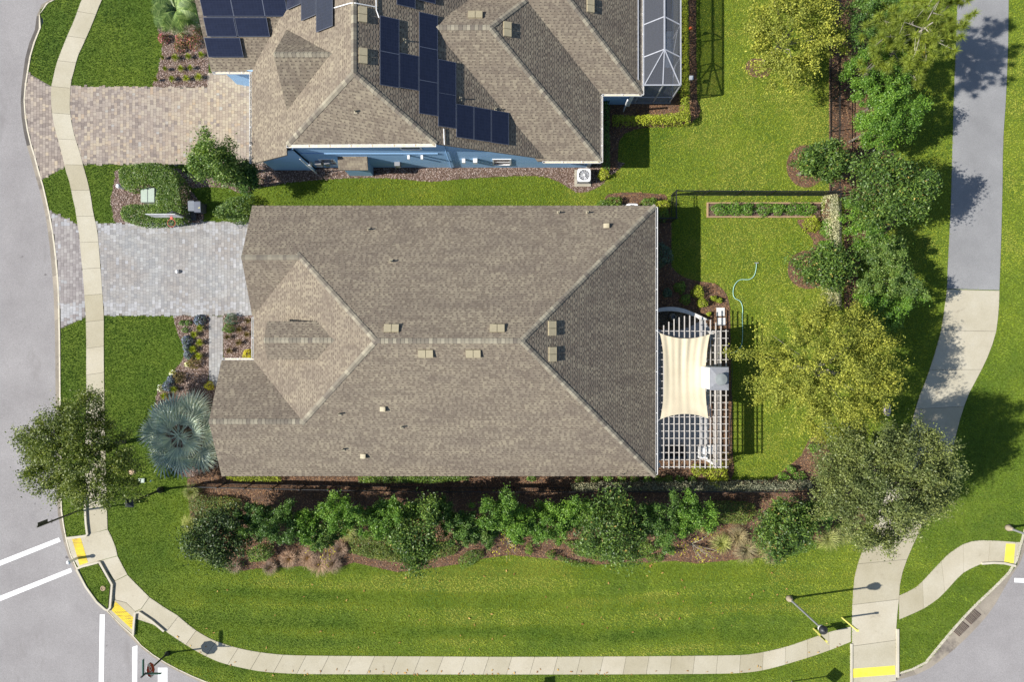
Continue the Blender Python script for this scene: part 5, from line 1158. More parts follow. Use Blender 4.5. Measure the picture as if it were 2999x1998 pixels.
hedge('ground_cover', 'ground cover strip below the small clipped balls', Z(1140, 1380, [(1920, 960), (2100, 1030), (2300, 1060), (2354, 1120), (2100, 1100), (1950, 1040)], 3.923), .3, M['leaf_hedge'], 420, 0.08, 'ground cover')
hedge('ground_cover', 'ground cover strip right of the wide glossy tree', Z(1740, 1380, [(440, 740), (600, 710), (610, 780), (470, 800)], 2.9425), .3, M['leaf_hedge'], 420, 0.08, 'ground cover')
hedge('ground_cover', 'bright ground cover at the far right end of the long bed', Z(1740, 1380, [(2080, 460), (2200, 450), (2260, 490), (2180, 520), (2080, 500)], 2.9425), .4, M['leaf_holly'], 420, 0.08, 'ground cover')
hedge('ground_cover', 'low dark ground cover below the tall glossy tree and its neighbours', [(1010, 1618), (1120, 1590), (1180, 1600), (1300, 1590), (1350, 1605), (1330, 1628), (1200, 1655), (1090, 1640)], .4, M['leaf_cover'], 380, 0.09, 'ground cover')
hedge('ground_cover', 'low green ground cover around the foot of the wide glossy tree', [(1650, 1590), (1760, 1580), (1900, 1590), (1930, 1612), (1880, 1640), (1760, 1648), (1690, 1630)], .4, M['leaf_hedge'], 380, 0.09, 'ground cover')
hedge('ground_cover', 'low ground cover around the foot of the rightmost glossy tree', [(2270, 1590), (2350, 1570), (2400, 1590), (2390, 1612), (2320, 1632), (2280, 1622)], .35, M['leaf_hedge'], 380, 0.09, 'ground cover')
# ---------------- grasses of the long bed
for i, (x, y, r, lab) in enumerate(((851, 1636, 30, 'pink grass clump, left of the big group'), (905, 1632, 34, 'pink grass clump left of the centre of the big group'), (938, 1652, 36, 'lowest pink grass clump of the big group'), (978, 1648, 30, 'pink grass clump at the right of the big group'), (1000, 1606, 26, 'pink grass clump highest in the big group'), (690, 1656, 24, 'pale pink grass clump below the darkest glossy tree'), (794, 1660, 26, 'yellowish pink grass clump alone at the lawn edge'))):
    tuft('muhly_grass', lab, x, y, r * 1.25, .55, M['grass_pink'], 520, .014, .6, 'pink grasses of the long bed', 'grass clump')
for i, (x, y, r, m_, lab) in enumerate(((2112, 1590, 34, 'grass_green', 'green fountain grass left in the group beside the rightmost glossy tree'), (2160, 1570, 36, 'grass_purple', 'upper purple fountain grass left of the rightmost glossy tree'), (2185, 1610, 40, 'grass_purple', 'lower purple fountain grass left of the rightmost glossy tree'), (2240, 1600, 38, 'grass_green', 'green fountain grass touching the rightmost glossy tree'), (2262, 1625, 30, 'grass_purple', 'purple fountain grass at the foot of the rightmost glossy tree'), (2424, 1576, 40, 'grass_green', 'green fountain grass beside the concrete cart path'), (2470, 1562, 34, 'grass_green', 'green fountain grass nearest the concrete cart path'), (1022, 1556, 32, 'grass_green', 'green fountain grass above the pink grass clumps'), (2070, 1540, 24, 'grass_green', 'green fountain grass below the bright green tree'), (562, 1535, 30, 'grass_green', 'green grass tuft at the left edge of the long bed'), (566, 1440, 26, 'grass_green', 'green grass tuft at the left end of the lower fence'))):
    tuft('fountain_grass', lab, x, y, r * 1.25, .6, M[m_], 420, .018, .6, 'fountain grasses of the long bed', 'grass clump')
def twiggy(label, px, py, r, h):
    cx, cy = W(px, py, h * .6); root = thing('twiggy_shrub', label, 'shrub', (cx, cy, 0)); R_ = r / 44; Vs = []
    for i in range(12):
        a = RS.rand() * 6.28; L = R_ * (.5 + .6 * RS.rand()); e = np.array([math.cos(a) * L, math.sin(a) * L, h * (.7 + .4 * RS.rand())])
        MB().tube([(0, 0, 0), tuple(e * .5 + np.array([0, 0, .15])), tuple(e)], [.02, .014, .005], 4).build('branch', M['bark_pale'], root)
        t = .3 + .75 * RS.rand(14, 1); Vs.append(leaf_arrays(e * t + RS.normal(0, .1, (14, 3)), RS.normal(0, 1, (14, 3)), .11, .6, .6))
    leaves_obj('leaves', Vs, M['leaf_yellow'], root)
twiggy('sparse yellow leaved shrub over the pink grasses', 950, 1606, 48, 1.5)
twiggy('sparse yellow leaved shrub in the middle of the long bed', 1486, 1600, 46, 1.3)
twiggy('sparse yellow leaved shrub left of the purple fountain grasses', 2036, 1606, 60, 1.5)
for x, y, rx, ry, lab in ((1550, 1612, 12, 18, 'taller of the two small clipped balls in the long bed'), (1614, 1628, 15, 13, 'rounder of the two small clipped balls in the long bed'), (1968, 1618, 14, 10, 'small clipped shrub right of the wide glossy tree')):
    bush('clipped_ball', lab, x, y, rx, ry, .75, M['leaf_hedge'], 500, .07)
# ---------------- row of small shrubs along the house wall
for i, (x, y) in enumerate(Z(1500, 1000, [(180, 1258), (615, 1270), (765, 1270), (880, 1268), (1010, 1270), (1125, 1266), (1245, 1270), (1350, 1276), (1440, 1270), (1545, 1276), (1655, 1276)])):
    bush('row_shrub', 'small green shrub, %s from left in the row under the eaves' % nth(i), x, y, 14, 12, .5, M['leaf_hedge'] if i % 3 else M['leaf_holly'], 300, .08, 'small shrubs under the eaves')
bush('lime_shrub', 'lime shrub at the lower left of the pergola end', *Z(1500, 1000, [(1710, 1190)])[0], 19, 18, .8, M['leaf_lime'], 520, .09)
bush('lime_shrub', 'large lime shrub at the lower right of the pergola end', *Z(1500, 1000, [(1890, 1210)])[0], 36, 34, 1.0, M['leaf_lime'], 1300, .10)
bush('lime_shrub', 'small lime shrub hanging over the grey variegated hedge', *Z(1500, 1000, [(1868, 1320)])[0], 14, 8, 1.3, M['leaf_lime'], 220, .08)
bush('bronze_shrub', 'bronze shrub at the lower right corner of the pergola', *Z(1500, 1000, [(1975, 1090)])[0], 16, 24, 1.0, M['leaf_bronze'], 420, .09)
# ---------------- side and back garden shrubs
for (x, y, rx, ry, h, m_, lab) in (
    (940, 292, 26, 22, .8, 'leaf_hedge', 'green shrub above the roof, left of the white condenser'), (845, 300, 20, 12, .6, 'leaf_hedge', 'low green shrub above the roof, farthest left of the condenser'), (1265, 295, 25, 20, .9, 'leaf_hedge', 'green shrub above the roof, right of the white condenser'),
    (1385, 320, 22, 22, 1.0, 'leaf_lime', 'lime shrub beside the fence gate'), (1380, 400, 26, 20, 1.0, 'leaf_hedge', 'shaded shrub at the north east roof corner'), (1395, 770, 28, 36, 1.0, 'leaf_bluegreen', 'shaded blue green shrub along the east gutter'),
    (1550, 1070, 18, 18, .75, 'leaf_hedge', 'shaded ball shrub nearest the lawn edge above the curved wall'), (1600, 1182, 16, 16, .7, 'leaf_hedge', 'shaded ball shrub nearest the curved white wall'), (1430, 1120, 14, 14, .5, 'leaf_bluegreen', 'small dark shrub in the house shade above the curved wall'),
    (1715, 1112, 19, 20, .8, 'leaf_lime', 'upper of the two sunlit lime ball shrubs'), (1755, 1212, 16, 15, .75, 'leaf_lime', 'lower of the two sunlit lime ball shrubs'), (845, 25, 18, 18, .7, 'leaf_lime', 'lime ball shrub beside the condenser of the blue house'),
    (1855, 1172, 10, 8, .35, 'leaf_lime', 'small lime plant in the mulch, left of its pair'), (1905, 1190, 10, 8, .35, 'leaf_lime', 'small lime plant in the mulch, right of its pair'), (1812, 1316, 7, 6, .3, 'leaf_lime', 'tiny lime plant beside the white stepping stones')):
    px, py = Z(1500, 500, [(x, y)])[0]; bush('garden_shrub', lab, px, py, rx, ry, h, M[m_], int(260 + 1.1 * rx * ry), .09)
for (x, y, rx, ry, h, m_, lab) in ((415, 485, 26, 26, .9, 'leaf_lime', 'round lime shrub at the end of the timber planter'), (548, 520, 20, 28, .9, 'leaf_holly', 'green shrub between the lime ball and the cream hedge'), (540, 690, 22, 20, .8, 'leaf_holly', 'green shrub left of the cream hedge, above the glossy tree')):
    px, py = Z(2250, 500, [(x, y)])[0]; bush('garden_shrub', lab, px, py, rx, ry, h, M[m_], 900, .09)
for (x, y, rx, ry, lab) in ((220, 1180, 12, 12, 'small shrub on the red mulch path tip'), (150, 1250, 17, 14, 'green shrub at the right end of the grey hedge'), (290, 1250, 22, 18, 'green shrub under the left edge of the olive oak'), (430, 980, 16, 14, 'small shrub on the red mulch under the olive oak')):
    px, py = Z(2250, 1000, [(x, y)])[0]; bush('garden_shrub', lab, px, py, rx, ry, .6, M['leaf_holly'], 420, .09)
# ---------------- front planting beds
zf = lambda pts: Z(360, 880, pts, 4.9)
for i, (x, y) in enumerate(zf([(1110, 400), (1030, 490), (1110, 605), (1015, 700), (1095, 800), (745, 1280), (600, 1370)])):
    tuft('lime_tuft', 'lime strappy tuft, %s below the grey driveway in the bed left of the walk' % nth(i), x, y, 15, .42, M['leaf_lime'], 130, .026, .7, 'lime tufts of the front bed')
for i, (x, y) in enumerate(zf([(845, 325), (930, 325), (885, 425)])):
    bush('small_shrub', ('small green shrub nearest the lawn below the grey driveway', 'small green shrub beside the blue flowers below the grey driveway', 'lowest of three small green shrubs below the grey driveway')[i], x, y, 10, 9, .35, M['leaf_holly'], 200, .07)
for i, (x, y, r) in enumerate([(*zf([q])[0], r) for q, r in (((1085, 285), 17), ((905, 580), 16), ((910, 680), 12), ((930, 780), 14), ((690, 1130), 13), ((635, 1235), 17))]):
    bush('blue_plant', 'blue grey flowering plant, %s below the grey driveway' % nth(i), x, y, r, r, .45, M['leaf_bluegreen'], 260, .09, 'blue plants of the front bed', flowers=M['leaf_blue'], fn=330)
for i, (x, y, r) in enumerate([(*zf([q])[0], r) for q, r in (((1000, 900), 19), ((790, 1110), 18))]):
    bush('bronze_shrub', ('bronze green shrub nearer the walk in the front bed', 'bronze green shrub nearer the lawn in the front bed')[i], x, y, r, r, .6, M['leaf_bronze'], 480, .08)
for i, (x, y, r) in enumerate([(*zf([q])[0], r) for q, r in (((705, 1045), 11), ((525, 1262), 11), ((915, 920), 8))]):
    bush('white_flowers', ('white flowers at the lawn edge of the front bed, middle patch', 'white flowers at the lawn edge above the silver palm', 'white flowers beside the bronze shrub in the front bed')[i], x, y, r, r, .3, M['leaf_lime'], 120, .07, flowers=M['leaf_white'], fn=60)
bush('yellow_shrub', 'yellow lime shrub at the end of the grey walk', *zf([(1222, 1230)])[0], 14, 14, .5, M['leaf_yellow'], 380, .08)
bush('yellow_shrub', 'yellow lime shrub in the inner corner of the roof gutters', *zf([(1785, 772)])[0], 18, 14, .6, M['leaf_yellow'], 460, .09)
bush('blue_shrub', 'blue green shrub right of the walk, touching the driveway', *zf([(1530, 270)])[0], 19, 18, .7, M['leaf_bluegreen'], 560, .08)
bush('blue_shrub', 'green shrub right of the walk, below the blue green one', *zf([(1500, 400)])[0], 18, 15, .65, M['leaf_hedge'], 500, .08)
for i, (x, y) in enumerate(zf([(1800, 295), (1680, 420), (1790, 490), (1515, 525), (1665, 605), (1530, 720)])):
    tuft('bronze_tuft', 'small bronze tuft, %s from the driveway in the bed right of the walk' % nth(i), x, y, 14, .4, M['leaf_bronze'], 90, .02, .7, 'bronze tufts of the front bed')
for i, (x, y, r) in enumerate([(*Z(0, 0, [q])[0], r) for q, r in (((1500, 530), 7), ((1615, 530), 15), ((1735, 520), 12), ((1855, 505), 12), ((1525, 635), 8), ((1665, 630), 13), ((1755, 622), 10), ((1440, 735), 7), ((1585, 725), 13), ((1715, 720), 13), ((1830, 705), 15))]):
    tuft('lime_tuft', 'lime tuft above the tan driveway, %s counting from upper left by rows' % nth(i), x, y, r, .4, M['leaf_lime'], 110, .026, .7, 'lime tufts of the upper bed')
for i, (x, y, r) in enumerate([(*Z(0, 0, [q])[0], r) for q, r in (((1490, 345), 15), ((1655, 345), 18), ((1765, 385), 20), ((1640, 425), 16), ((1815, 295), 17))]):
    bush('pink_shrub', 'pink flowering shrub below the feathery palm, %s counting from the left' % nth((0, 2, 3, 1, 4)[i]), x, y, r, r, .6, M['leaf_bronze'], 420, .08, 'pink shrubs of the upper bed', flowers=M['leaf_pink'], fn=(150, 150, 90, 50, 30)[i])
# ------------------------------------------------------------------ fences
def fence(label, pts, h=1.5, step=2.1, pk=0.115):
    """black metal picket fence along ground points (metres)"""
    root = thing('metal_fence', label, 'fence', (pts[0][0], pts[0][1], 0)); ox, oy = pts[0]; P = [(x - ox, y - oy) for x, y in pts]
    pick = MB()
    for (a, b) in zip(P[:-1], P[1:]):
        a, b = np.array(a), np.array(b); L = np.linalg.norm(b - a); d = (b - a) / L; n = max(1, int(round(L / step)))
        for k in range(n + (1 if b is not None and (b == np.array(P[-1])).all() else 0)):
            c = a + d * (L * k / n); m_ = MB().box(c[0] - .03, c[0] + .03, c[1] - .03, c[1] + .03, -.05, h + .05); m_.box(c[0] - .042, c[0] + .042, c[1] - .042, c[1] + .042, h + .05, h + .085); m_.build('post', M['black'], root)
        for z in (h - .02, h - .17, .12): MB().bar((a[0], a[1], z), (b[0], b[1], z), .032, .034).build('rail', M['black'], root)
        t = pk
        while t < L - .03:
            c = a + d * t; pick.bar((c[0], c[1], .06), (c[0], c[1], h), .017, .017); t += pk
    o = pick.build('pickets', M['black'], root); o['kind'] = 'stuff'; return root
fence('black picket fence below the house, partly hidden by trees', [W(*p) for p in Z(540, 1380, [(215, 130), (480, 140), (1400, 160), (2354, 178)], 3.923)] + [W(1318, 1427.5), W(1690, 1428)] + [W(2390, 1428)])
fence('black picket fence running up the right side', [W(2430, -60), W(2430, 565)])
fence('black picket fence across the lawn between the two gardens', [W(1966, 572), W(2430, 574)])
fence('black fence gate section beside the north east roof corner', [W(1966, 574), W(1966, 650), W(1905, 650)])
fence('black picket fence behind the cream hedge on the right', [W(2432, 580), W(2432, 910)])

# ------------------------------------------------------------------ patio, pergola, sail, fireplace
pt = MB().prism(PATIO, -.05, .03).build('patio', M['patio']); tag(pt, 'pale concrete patio under the pergola', kind='structure')
zp = lambda pts: Z(1900, 860, pts, 6.533)
wall_o = smooth(zp([(100, 300), (300, 262), (500, 258), (700, 300), (930, 395), (1150, 500)]), 5); wall_i = smooth(zp([(100, 365), (300, 338), (500, 338), (700, 375), (900, 450), (1010, 505)]), 5)
MBw = MB().prism(WP(wall_o + wall_i[::-1], .45), -.05, .45).build('garden_wall', M['offwhite']); tag(MBw, 'curved low white wall around the gravel bed', 'wall')
GRV = WP(wall_i + smooth(zp([(1000, 510), (880, 580), (700, 660), (430, 692), (145, 625), (60, 600)]), 4))
sheet('gravel_bed', GRV, .036, M['soil'], 'structure', 'gravel bed with grey pots behind the curved wall')
A_ = np.array(GRV); a, b = A_.min(0), A_.max(0); XY = a + RS.rand(5200, 2) * (b - a); XY = XY[inpoly(XY[:, 0], XY[:, 1], GRV)]
o = chips('gravel', XY, M['gravel'], 'brown river gravel behind the curved white wall', .05, (.04, .09)); o['category'] = 'gravel'
for (x, y, r, h, lab) in ((475, 450, .24, .95, 'largest grey fountain pot in the gravel bed'), (552, 540, .17, .7, 'middle grey fountain pot in the gravel bed'), (432, 582, .12, .5, 'smallest grey fountain pot in the gravel bed')):
    c = W(*zp([(x, y)])[0], h); m_ = MB().lathe([(r * .6, 0), (r * .95, h * .3), (r * 1.05, h * .6), (r * .8, h * .9), (r * .68, h), (r * .5, h), (r * .48, h * .8), (r * .4, h * .5)], (0, 0, .03), 20)
    o = m_.build('fountain_pot', M['pot'], None, True); o.location = (c[0], c[1], 0); tag(o, lab, 'pot')
    MB().lathe([(r * .5, h * .82), (r * .5, h * .825)], (0, 0, .03), 16).build('pot_water', M['glass'], o)
for i, (x0, y0, x1, y1) in enumerate(((1297, 270, 1452, 430), (1310, 462, 1465, 610))):
    p = WP(zp([(x0, y0), (x1, y0), (x1, y1), (x0, y1)]), .06); tag(MB().prism(p, 0, .075).build('stepping_stone', M['offwhite']), ('upper', 'lower')[i] + ' white square stepping stone beside the pergola', 'stepping stone')
pg = thing('pergola', 'pale pergola of crossed slats beside the house', 'pergola', (0, 0, 0))
PZ = 2.87
rx = [1900 + v / 6.533 for v in (187, 287, 385, 485, 583, 685, 785, 885, 983, 1082, 1182, 1283, 1382, 1482)]
tops = [860 + v / 6.533 for v in (678, 608, 540, 488, 455, 428, 417, 417, 440, 470, 502, 552, 620, 690)]
for x, t in zip(rx, tops):
    a = W(x, t, PZ); b = W(x, 1373, PZ); xm = (a[0] + b[0]) / 2
    MB().box(xm - .029, xm + .029, b[1], a[1], PZ - .055, PZ).build('rafter', M['pergola'], pg)
for k in range(20):
    y = W(0, 970 + k * 20.95, PZ - .07)[1]; x0 = 8.95; x1 = W(2133, 0, PZ - .07)[0]
    MB().box(x0, x1, y - .021, y + .021, PZ - .095, PZ - .057).build('purlin', M['pergola_low'], pg)
for px in (2091.5, 2103.5, 2107.5):
    a = W(px, 968, 2.5); b = W(px, 1370, 2.5); MB().box(a[0] - .035, a[0] + .035, b[1], a[1], 2.38, 2.64).build('beam', M['pergola_low'], pg)
for px, py in ((2098, 975), (2098, 1160), (2098, 1362), (1930, 1362)):
    x, y = W(px, py, 2.4); MB().box(x - .09, x + .09, y - .09, y + .09, 0, 2.38).build('post', M['offwhite'], pg)
def sail():
    n = 44; m = 44; V = []; zt = 3.12
    TL, TR, BL, BR = [np.array(p) for p in ((1932, 975.6), (2080, 978), (1932.6, 1229), (2075.7, 1227))]
    for i in range(n + 1):
        v = i / n
        for j in range(m + 1):
            u = j / m; p = (TL * (1 - u) + TR * u) * (1 - v) + (BL * (1 - u) + BR * u) * v
            cu, cv = 4 * u * (1 - u), 4 * v * (1 - v)
            p = p + np.array([(13 * (1 - u) - 12 * u) * cv ** 0.8, (15 * (1 - v) - 15 * v) * cu])
            rip = .05 * (math.sin(u * 38 + .6 * math.sin(v * 4)) * .5 + .5 * math.sin(u * 23 + 1.3)) * min(1, 3.5 * u * (1 - u) * 2) * (.6 + .4 * math.cos(v * 3))
            rip += .05 * math.sin((u - .5) * (v - 1.05) * 60) * max(0, v - .8) * 4
            z = zt - .16 * cu * cv + rip; x, y = W(p[0], p[1], zt); V.append((x, y, z))
    F = [(i * (m + 1) + j, i * (m + 1) + j + 1, (i + 1) * (m + 1) + j + 1, (i + 1) * (m + 1) + j) for i in range(n) for j in range(m)]
    V2 = [(x, y, z - .006) for x, y, z in V]; k = len(V); F2 = [tuple(q + k for q in f[::-1]) for f in F]
    o = me('shade_sail', V + V2, F + F2, M['sail'], None, True); tag(o, 'cream shade sail stretched over the pergola', 'shade sail')
    for c in (TL, TR, BL, BR):
        x, y = W(c[0], c[1], zt); dx = .25 if c[0] > 2000 else -.2; MB().tube([(x, y, zt), (x + dx, y + (.2 if c[1] < 1100 else -.2), zt - .2)], .008, 4).build('corner_rope', M['white'], o)
sail()
ch = thing('outdoor_fireplace', 'white outdoor fireplace chimney with round metal cap beside the shade sail', 'chimney'); CZ = 5.0
a = W(2079, 1143.5, CZ); b = W(2134, 1076, CZ)
MB().box(a[0] + .03, b[0] - .03, a[1] + .03, b[1] - .03, 0, CZ - .05).build('chimney_stack', M['offwhite'], ch)
m_ = MB().box(a[0], b[0], a[1], b[1], CZ - .06, CZ); cx, cy = (a[0] + b[0]) / 2 + .02, (a[1] + b[1]) / 2 - .02
m_.add([(a[0] + .02, a[1] + .12, CZ), (b[0] - .02, a[1] + .12, CZ), (b[0] - .02, b[1] - .02, CZ), (a[0] + .02, b[1] - .02, CZ), (cx, cy, CZ + .10)], [(0, 1, 4), (1, 2, 4), (2, 3, 4), (3, 0, 4)])
m_.build('chimney_top', M['grey_metal'], ch); MB().lathe([(.22, CZ), (.22, CZ + .34)], (cx, cy, 0), 24).build('flue', M['grey_metal'], ch, True)
MB().lathe([(.35, CZ + .30), (.36, CZ + .34), (.34, CZ + .37), (.05, CZ + .42)], (cx, cy, 0), 28).build('flue_cap', plain('flue_cap_metal', (.20, .22, .215), .6), ch, False)
MB().box(a[0] - .5, a[0] + .03, a[1] - .25, b[1] + .25, .03, .45).build('hearth', M['offwhite'], ch)
# furniture under the pergola
def seat(name, label, x0, y0, x1, y1, mat, back='s', h=.42, hb=.8, cush=None):
    root = thing(name, label, 'sofa' if 'sofa' in name else 'chair', (x0, y0, .03)); w, d = x1 - x0, y1 - y0
    MB().box(0, w, 0, d, .12, h - .1).build('seat_base', mat, root); 
    n = max(1, int(w / .75)); 
    for k in range(n): MB().box(w * k / n + .03, w * (k + 1) / n - .03, .18, d - .04, h - .1, h + .04).build('cushion', cush or mat, root)
    MB().box(0, w, 0, .17, .12, hb).build('backrest', mat, root)
    for x in (0, w - .12): MB().box(x, x + .12, .17, d, .12, h + .18).build('armrest', mat, root)
    for x in (.05, w - .1):
        for y in (.05, d - .1): MB().box(x, x + .05, y, y + .05, 0, .12).build('leg', mat, root)
zq = lambda pts: Z(1900, 1090, pts, 4.753)
p0 = W(*zq([(215, 1205)])[0], .5); p1 = W(*zq([(520, 1040)])[0], .5); seat('patio_sofa', 'dark patio sofa at the lower end of the pergola', p0[0], p0[1], p1[0], p1[1], M['blackplastic'], cush=plain('brown_cushion', (.07, .055, .05), .9))
p0 = W(*zq([(690, 1195)])[0], .5); p1 = W(*zq([(800, 1040)])[0], .5); seat('patio_chair', 'white patio chair right of the dark sofa', p0[0], p0[1], p1[0], p1[1], M['white'])
tb = thing('patio_table', 'small wooden side table under the lower right of the pergola', 'table', (*W(*zq([(880, 1080)])[0], .5), .03))
MB().box(-.35, .35, -.3, .3, .42, .47).build('tabletop', M['offwhite'], tb)
for x in (-.3, .3):
    for y in (-.25, .25): MB().box(x - .025, x + .025, y - .025, y + .025, 0, .42).build('leg', M['wood'], tb)
sb = thing('timber_bench', 'brown timber bench beside the outdoor fireplace', 'bench', (*W(*zp([(1200, 1080)])[0], .4), .03))
for k in range(5): MB().box(-.3 + .13 * k, -.19 + .13 * k, -1.2, 1.2, .38, .42).build('seat_slat', M['wood'], sb)
for y in (-1.0, 1.0): MB().box(-.28, .32, y - .04, y + .04, 0, .38).build('leg', M['wood'], sb)
gr = thing('grill', 'small grey grill under the top right of the pergola', 'grill', (*W(*zp([(1215, 790)])[0], .9), .03))
MB().box(-.25, .25, -.28, .28, .1, .85).build('cabinet', M['blackplastic'], gr); MB().lathe([(.30, .85), (.28, .98), (.15, 1.08), (.02, 1.1)], (0, 0, 0), 14).build('lid', M['grey_metal'], gr); MB().tube([(-.2, -.33, .92), (.2, -.33, .92)], .015, 6).build('handle', M['frame_al'], gr)
for i, q in enumerate(([(930, 745), (1040, 745), (1040, 990), (930, 990)],)):
    pass
# hose
hz = Z(1500, 500, [(2240, 850), (2235, 910), (2215, 970), (2170, 1000), (2090, 1003), (2040, 1050), (2025, 1120), (2040, 1170), (2090, 1200), (2112, 1260), (2110, 1350), (2112, 1450), (2110, 1560)]) + Z(1500, 1000, [(2095, 50), (2050, 95), (1990, 108)])
hp = [(*W(*p), .08) for p in smooth(hz, 6)]; ho = MB().tube(hp, .022, 6).build('garden_hose', M['teal']); tag(ho, 'teal garden hose winding across the back lawn', 'hose')
h2 = Z(1500, 1000, [(1975, 30), (2000, 60), (2012, 150), (2018, 300), (2005, 500), (2018, 570), (1998, 750), (1990, 1000)])
o = MB().tube([(*W(*p), .08) for p in smooth(h2, 6)], .014, 6).build('garden_hose', M['blackplastic']); tag(o, 'dark hose lying along the right side of the pergola', 'hose')
x, y = W(*hz[0]); MB().box(x - .12, x + .12, y - .02, y + .04, .05, .14).build('sprinkler', M['grey_metal'], ho)

# ------------------------------------------------------------------ screened pool cage
pc = thing('pool_cage', 'screened pool cage behind the blue house', 'screen enclosure'); zE, zR = 3.1, 3.45
def c3(x, y, z): return W3(*Z(1500, 0, [(x, y)])[0], z)
xl_, xm_, xr_ = c3(1207, 0, zE)[0], c3(1398, 0, zR)[0], c3(1548, 0, zE)[0]; yS = c3(0, 780, zE)[1]; yA = c3(0, 450, zR)[1]; yB = c3(0, 150, zR)[1]; yT = 33.0
def fb(p, q, w=.07): return MB().bar(p, q, w, w).build('frame_bar', M['frame_al'], pc)
ys_ = [yA, yB] + [yB + 4.2 * k for k in range(1, 4)]
fb((xl_, yS, zE), (xl_, yT, zE)); fb((xr_, yS, zE), (xr_, yT, zE)); fb((xl_, yS, zE), (xr_, yS, zE)); fb((xm_, yA, zR), (xm_, yT, zR), .09)
for y in ys_: fb((xl_, y - .35, zE), (xm_, y, zR), .06); fb((xr_, y - .35, zE), (xm_, y, zR), .06)
for q in ((xl_ + .05, yS, zE), (xr_ - .05, yS, zE), (xm_ - .02, yS, zE)): fb((xm_, yA, zR), q, .06)
for x, y in ((xr_, yS), (xm_, yS), (xl_, yS)) + tuple((xr_, y - .35) for y in ys_): fb((x, y, 0), (x, y, zE), .07)
fb((xr_, yS, 1.0), (xr_, yT, 1.0), .05); fb((xl_, yS, 1.0), (xr_, yS, 1.0), .05); fb((xl_ - .35, yS + .3, zE + .05), (xl_ - .35, yT, zE + .05), .06)
for k, (ya, yb) in enumerate(zip([yS] + ys_[:-1], ys_)):
    a = W(0, 0)
    fb((xr_, ya - (.35 if k else 0), .05), (xr_, yb - .35, 2.2 if k % 2 else 1.6), .04)
def scr(v): return me('screen_panel', v, [tuple(range(len(v)))], M['screen'], pc)
dz = .0
for (y0, y1) in zip(ys_[:-1], ys_[1:]):
    scr([(xl_, y0 - .35, zE), (xl_, y1 - .35, zE), (xm_, y1, zR), (xm_, y0, zR)]); scr([(xr_, y0 - .35, zE), (xr_, y1 - .35, zE), (xm_, y1, zR), (xm_, y0, zR)])
scr([(xl_, yS, zE), (xl_, yA - .35, zE), (xm_, yA, zR)]); scr([(xr_, yS, zE), (xr_, yA - .35, zE), (xm_, yA, zR)]); scr([(xl_, yS, zE), (xm_, yS, zE), (xm_, yA, zR)]); scr([(xm_, yS, zE), (xr_, yS, zE), (xm_, yA, zR)])
scr([(xr_, yS, 0), (xr_, yT, 0), (xr_, yT, zE), (xr_, yS, zE)]); scr([(xl_, yS, 0), (xr_, yS, 0), (xr_, yS, zE), (xl_, yS, zE)])
pd = MB().box(7.8, xr_ + .1, yS - .1, yT, -.03, .05).build('pool_deck', plain('dark_deck', (.20, .20, .21), .8)); tag(pd, 'dark deck under the screened pool cage', kind='structure')
for i, y in enumerate((124, 152, 184)):
    x, yy = W(1959, y, .35); lg = thing('pool_lounger', ('upper', 'middle', 'lower')[i] + ' white lounger inside the screened pool cage', 'lounger', (x, yy, .05)); MB().box(-.25, .25, -.3, .3, .25, .33).build('seat', M['white'], lg); MB().bar((0, .3, .33), (0, .6, .6), .5, .06).build('backrest', M['white'], lg)
    for a in (-.2, .2): MB().box(a - .02, a + .02, -.28, .28, 0, .25).build('leg', M['frame_al'], lg)
MB().bar((W(1838, 290, 2.7)[0], 15.1, 2.7), (W(1826, 300, .1)[0], 15.3, .1), .12, .06).build('downspout', M['gutter'], nh)
# ball and box on the hedge
o = MB().lathe([(.02, -.12), (.085, -.085), (.12, 0), (.085, .085), (.02, .12)], (0, 0, 0), 16).build('orange_ball', M['orange'], None, True); o.location = W3(*Z(1500, 0, [(1640, 258)])[0], 1.12); tag(o, 'orange ball on the lime hedge', 'ball')
o = MB().box(-.11, .11, -.11, .11, 0, .14).box(-.13, .13, -.13, .13, .14, .17).build('white_box', M['white']); o.location = W3(*Z(1500, 0, [(1640, 720)])[0], 1.0); tag(o, 'small white box on the lime hedge', 'box')

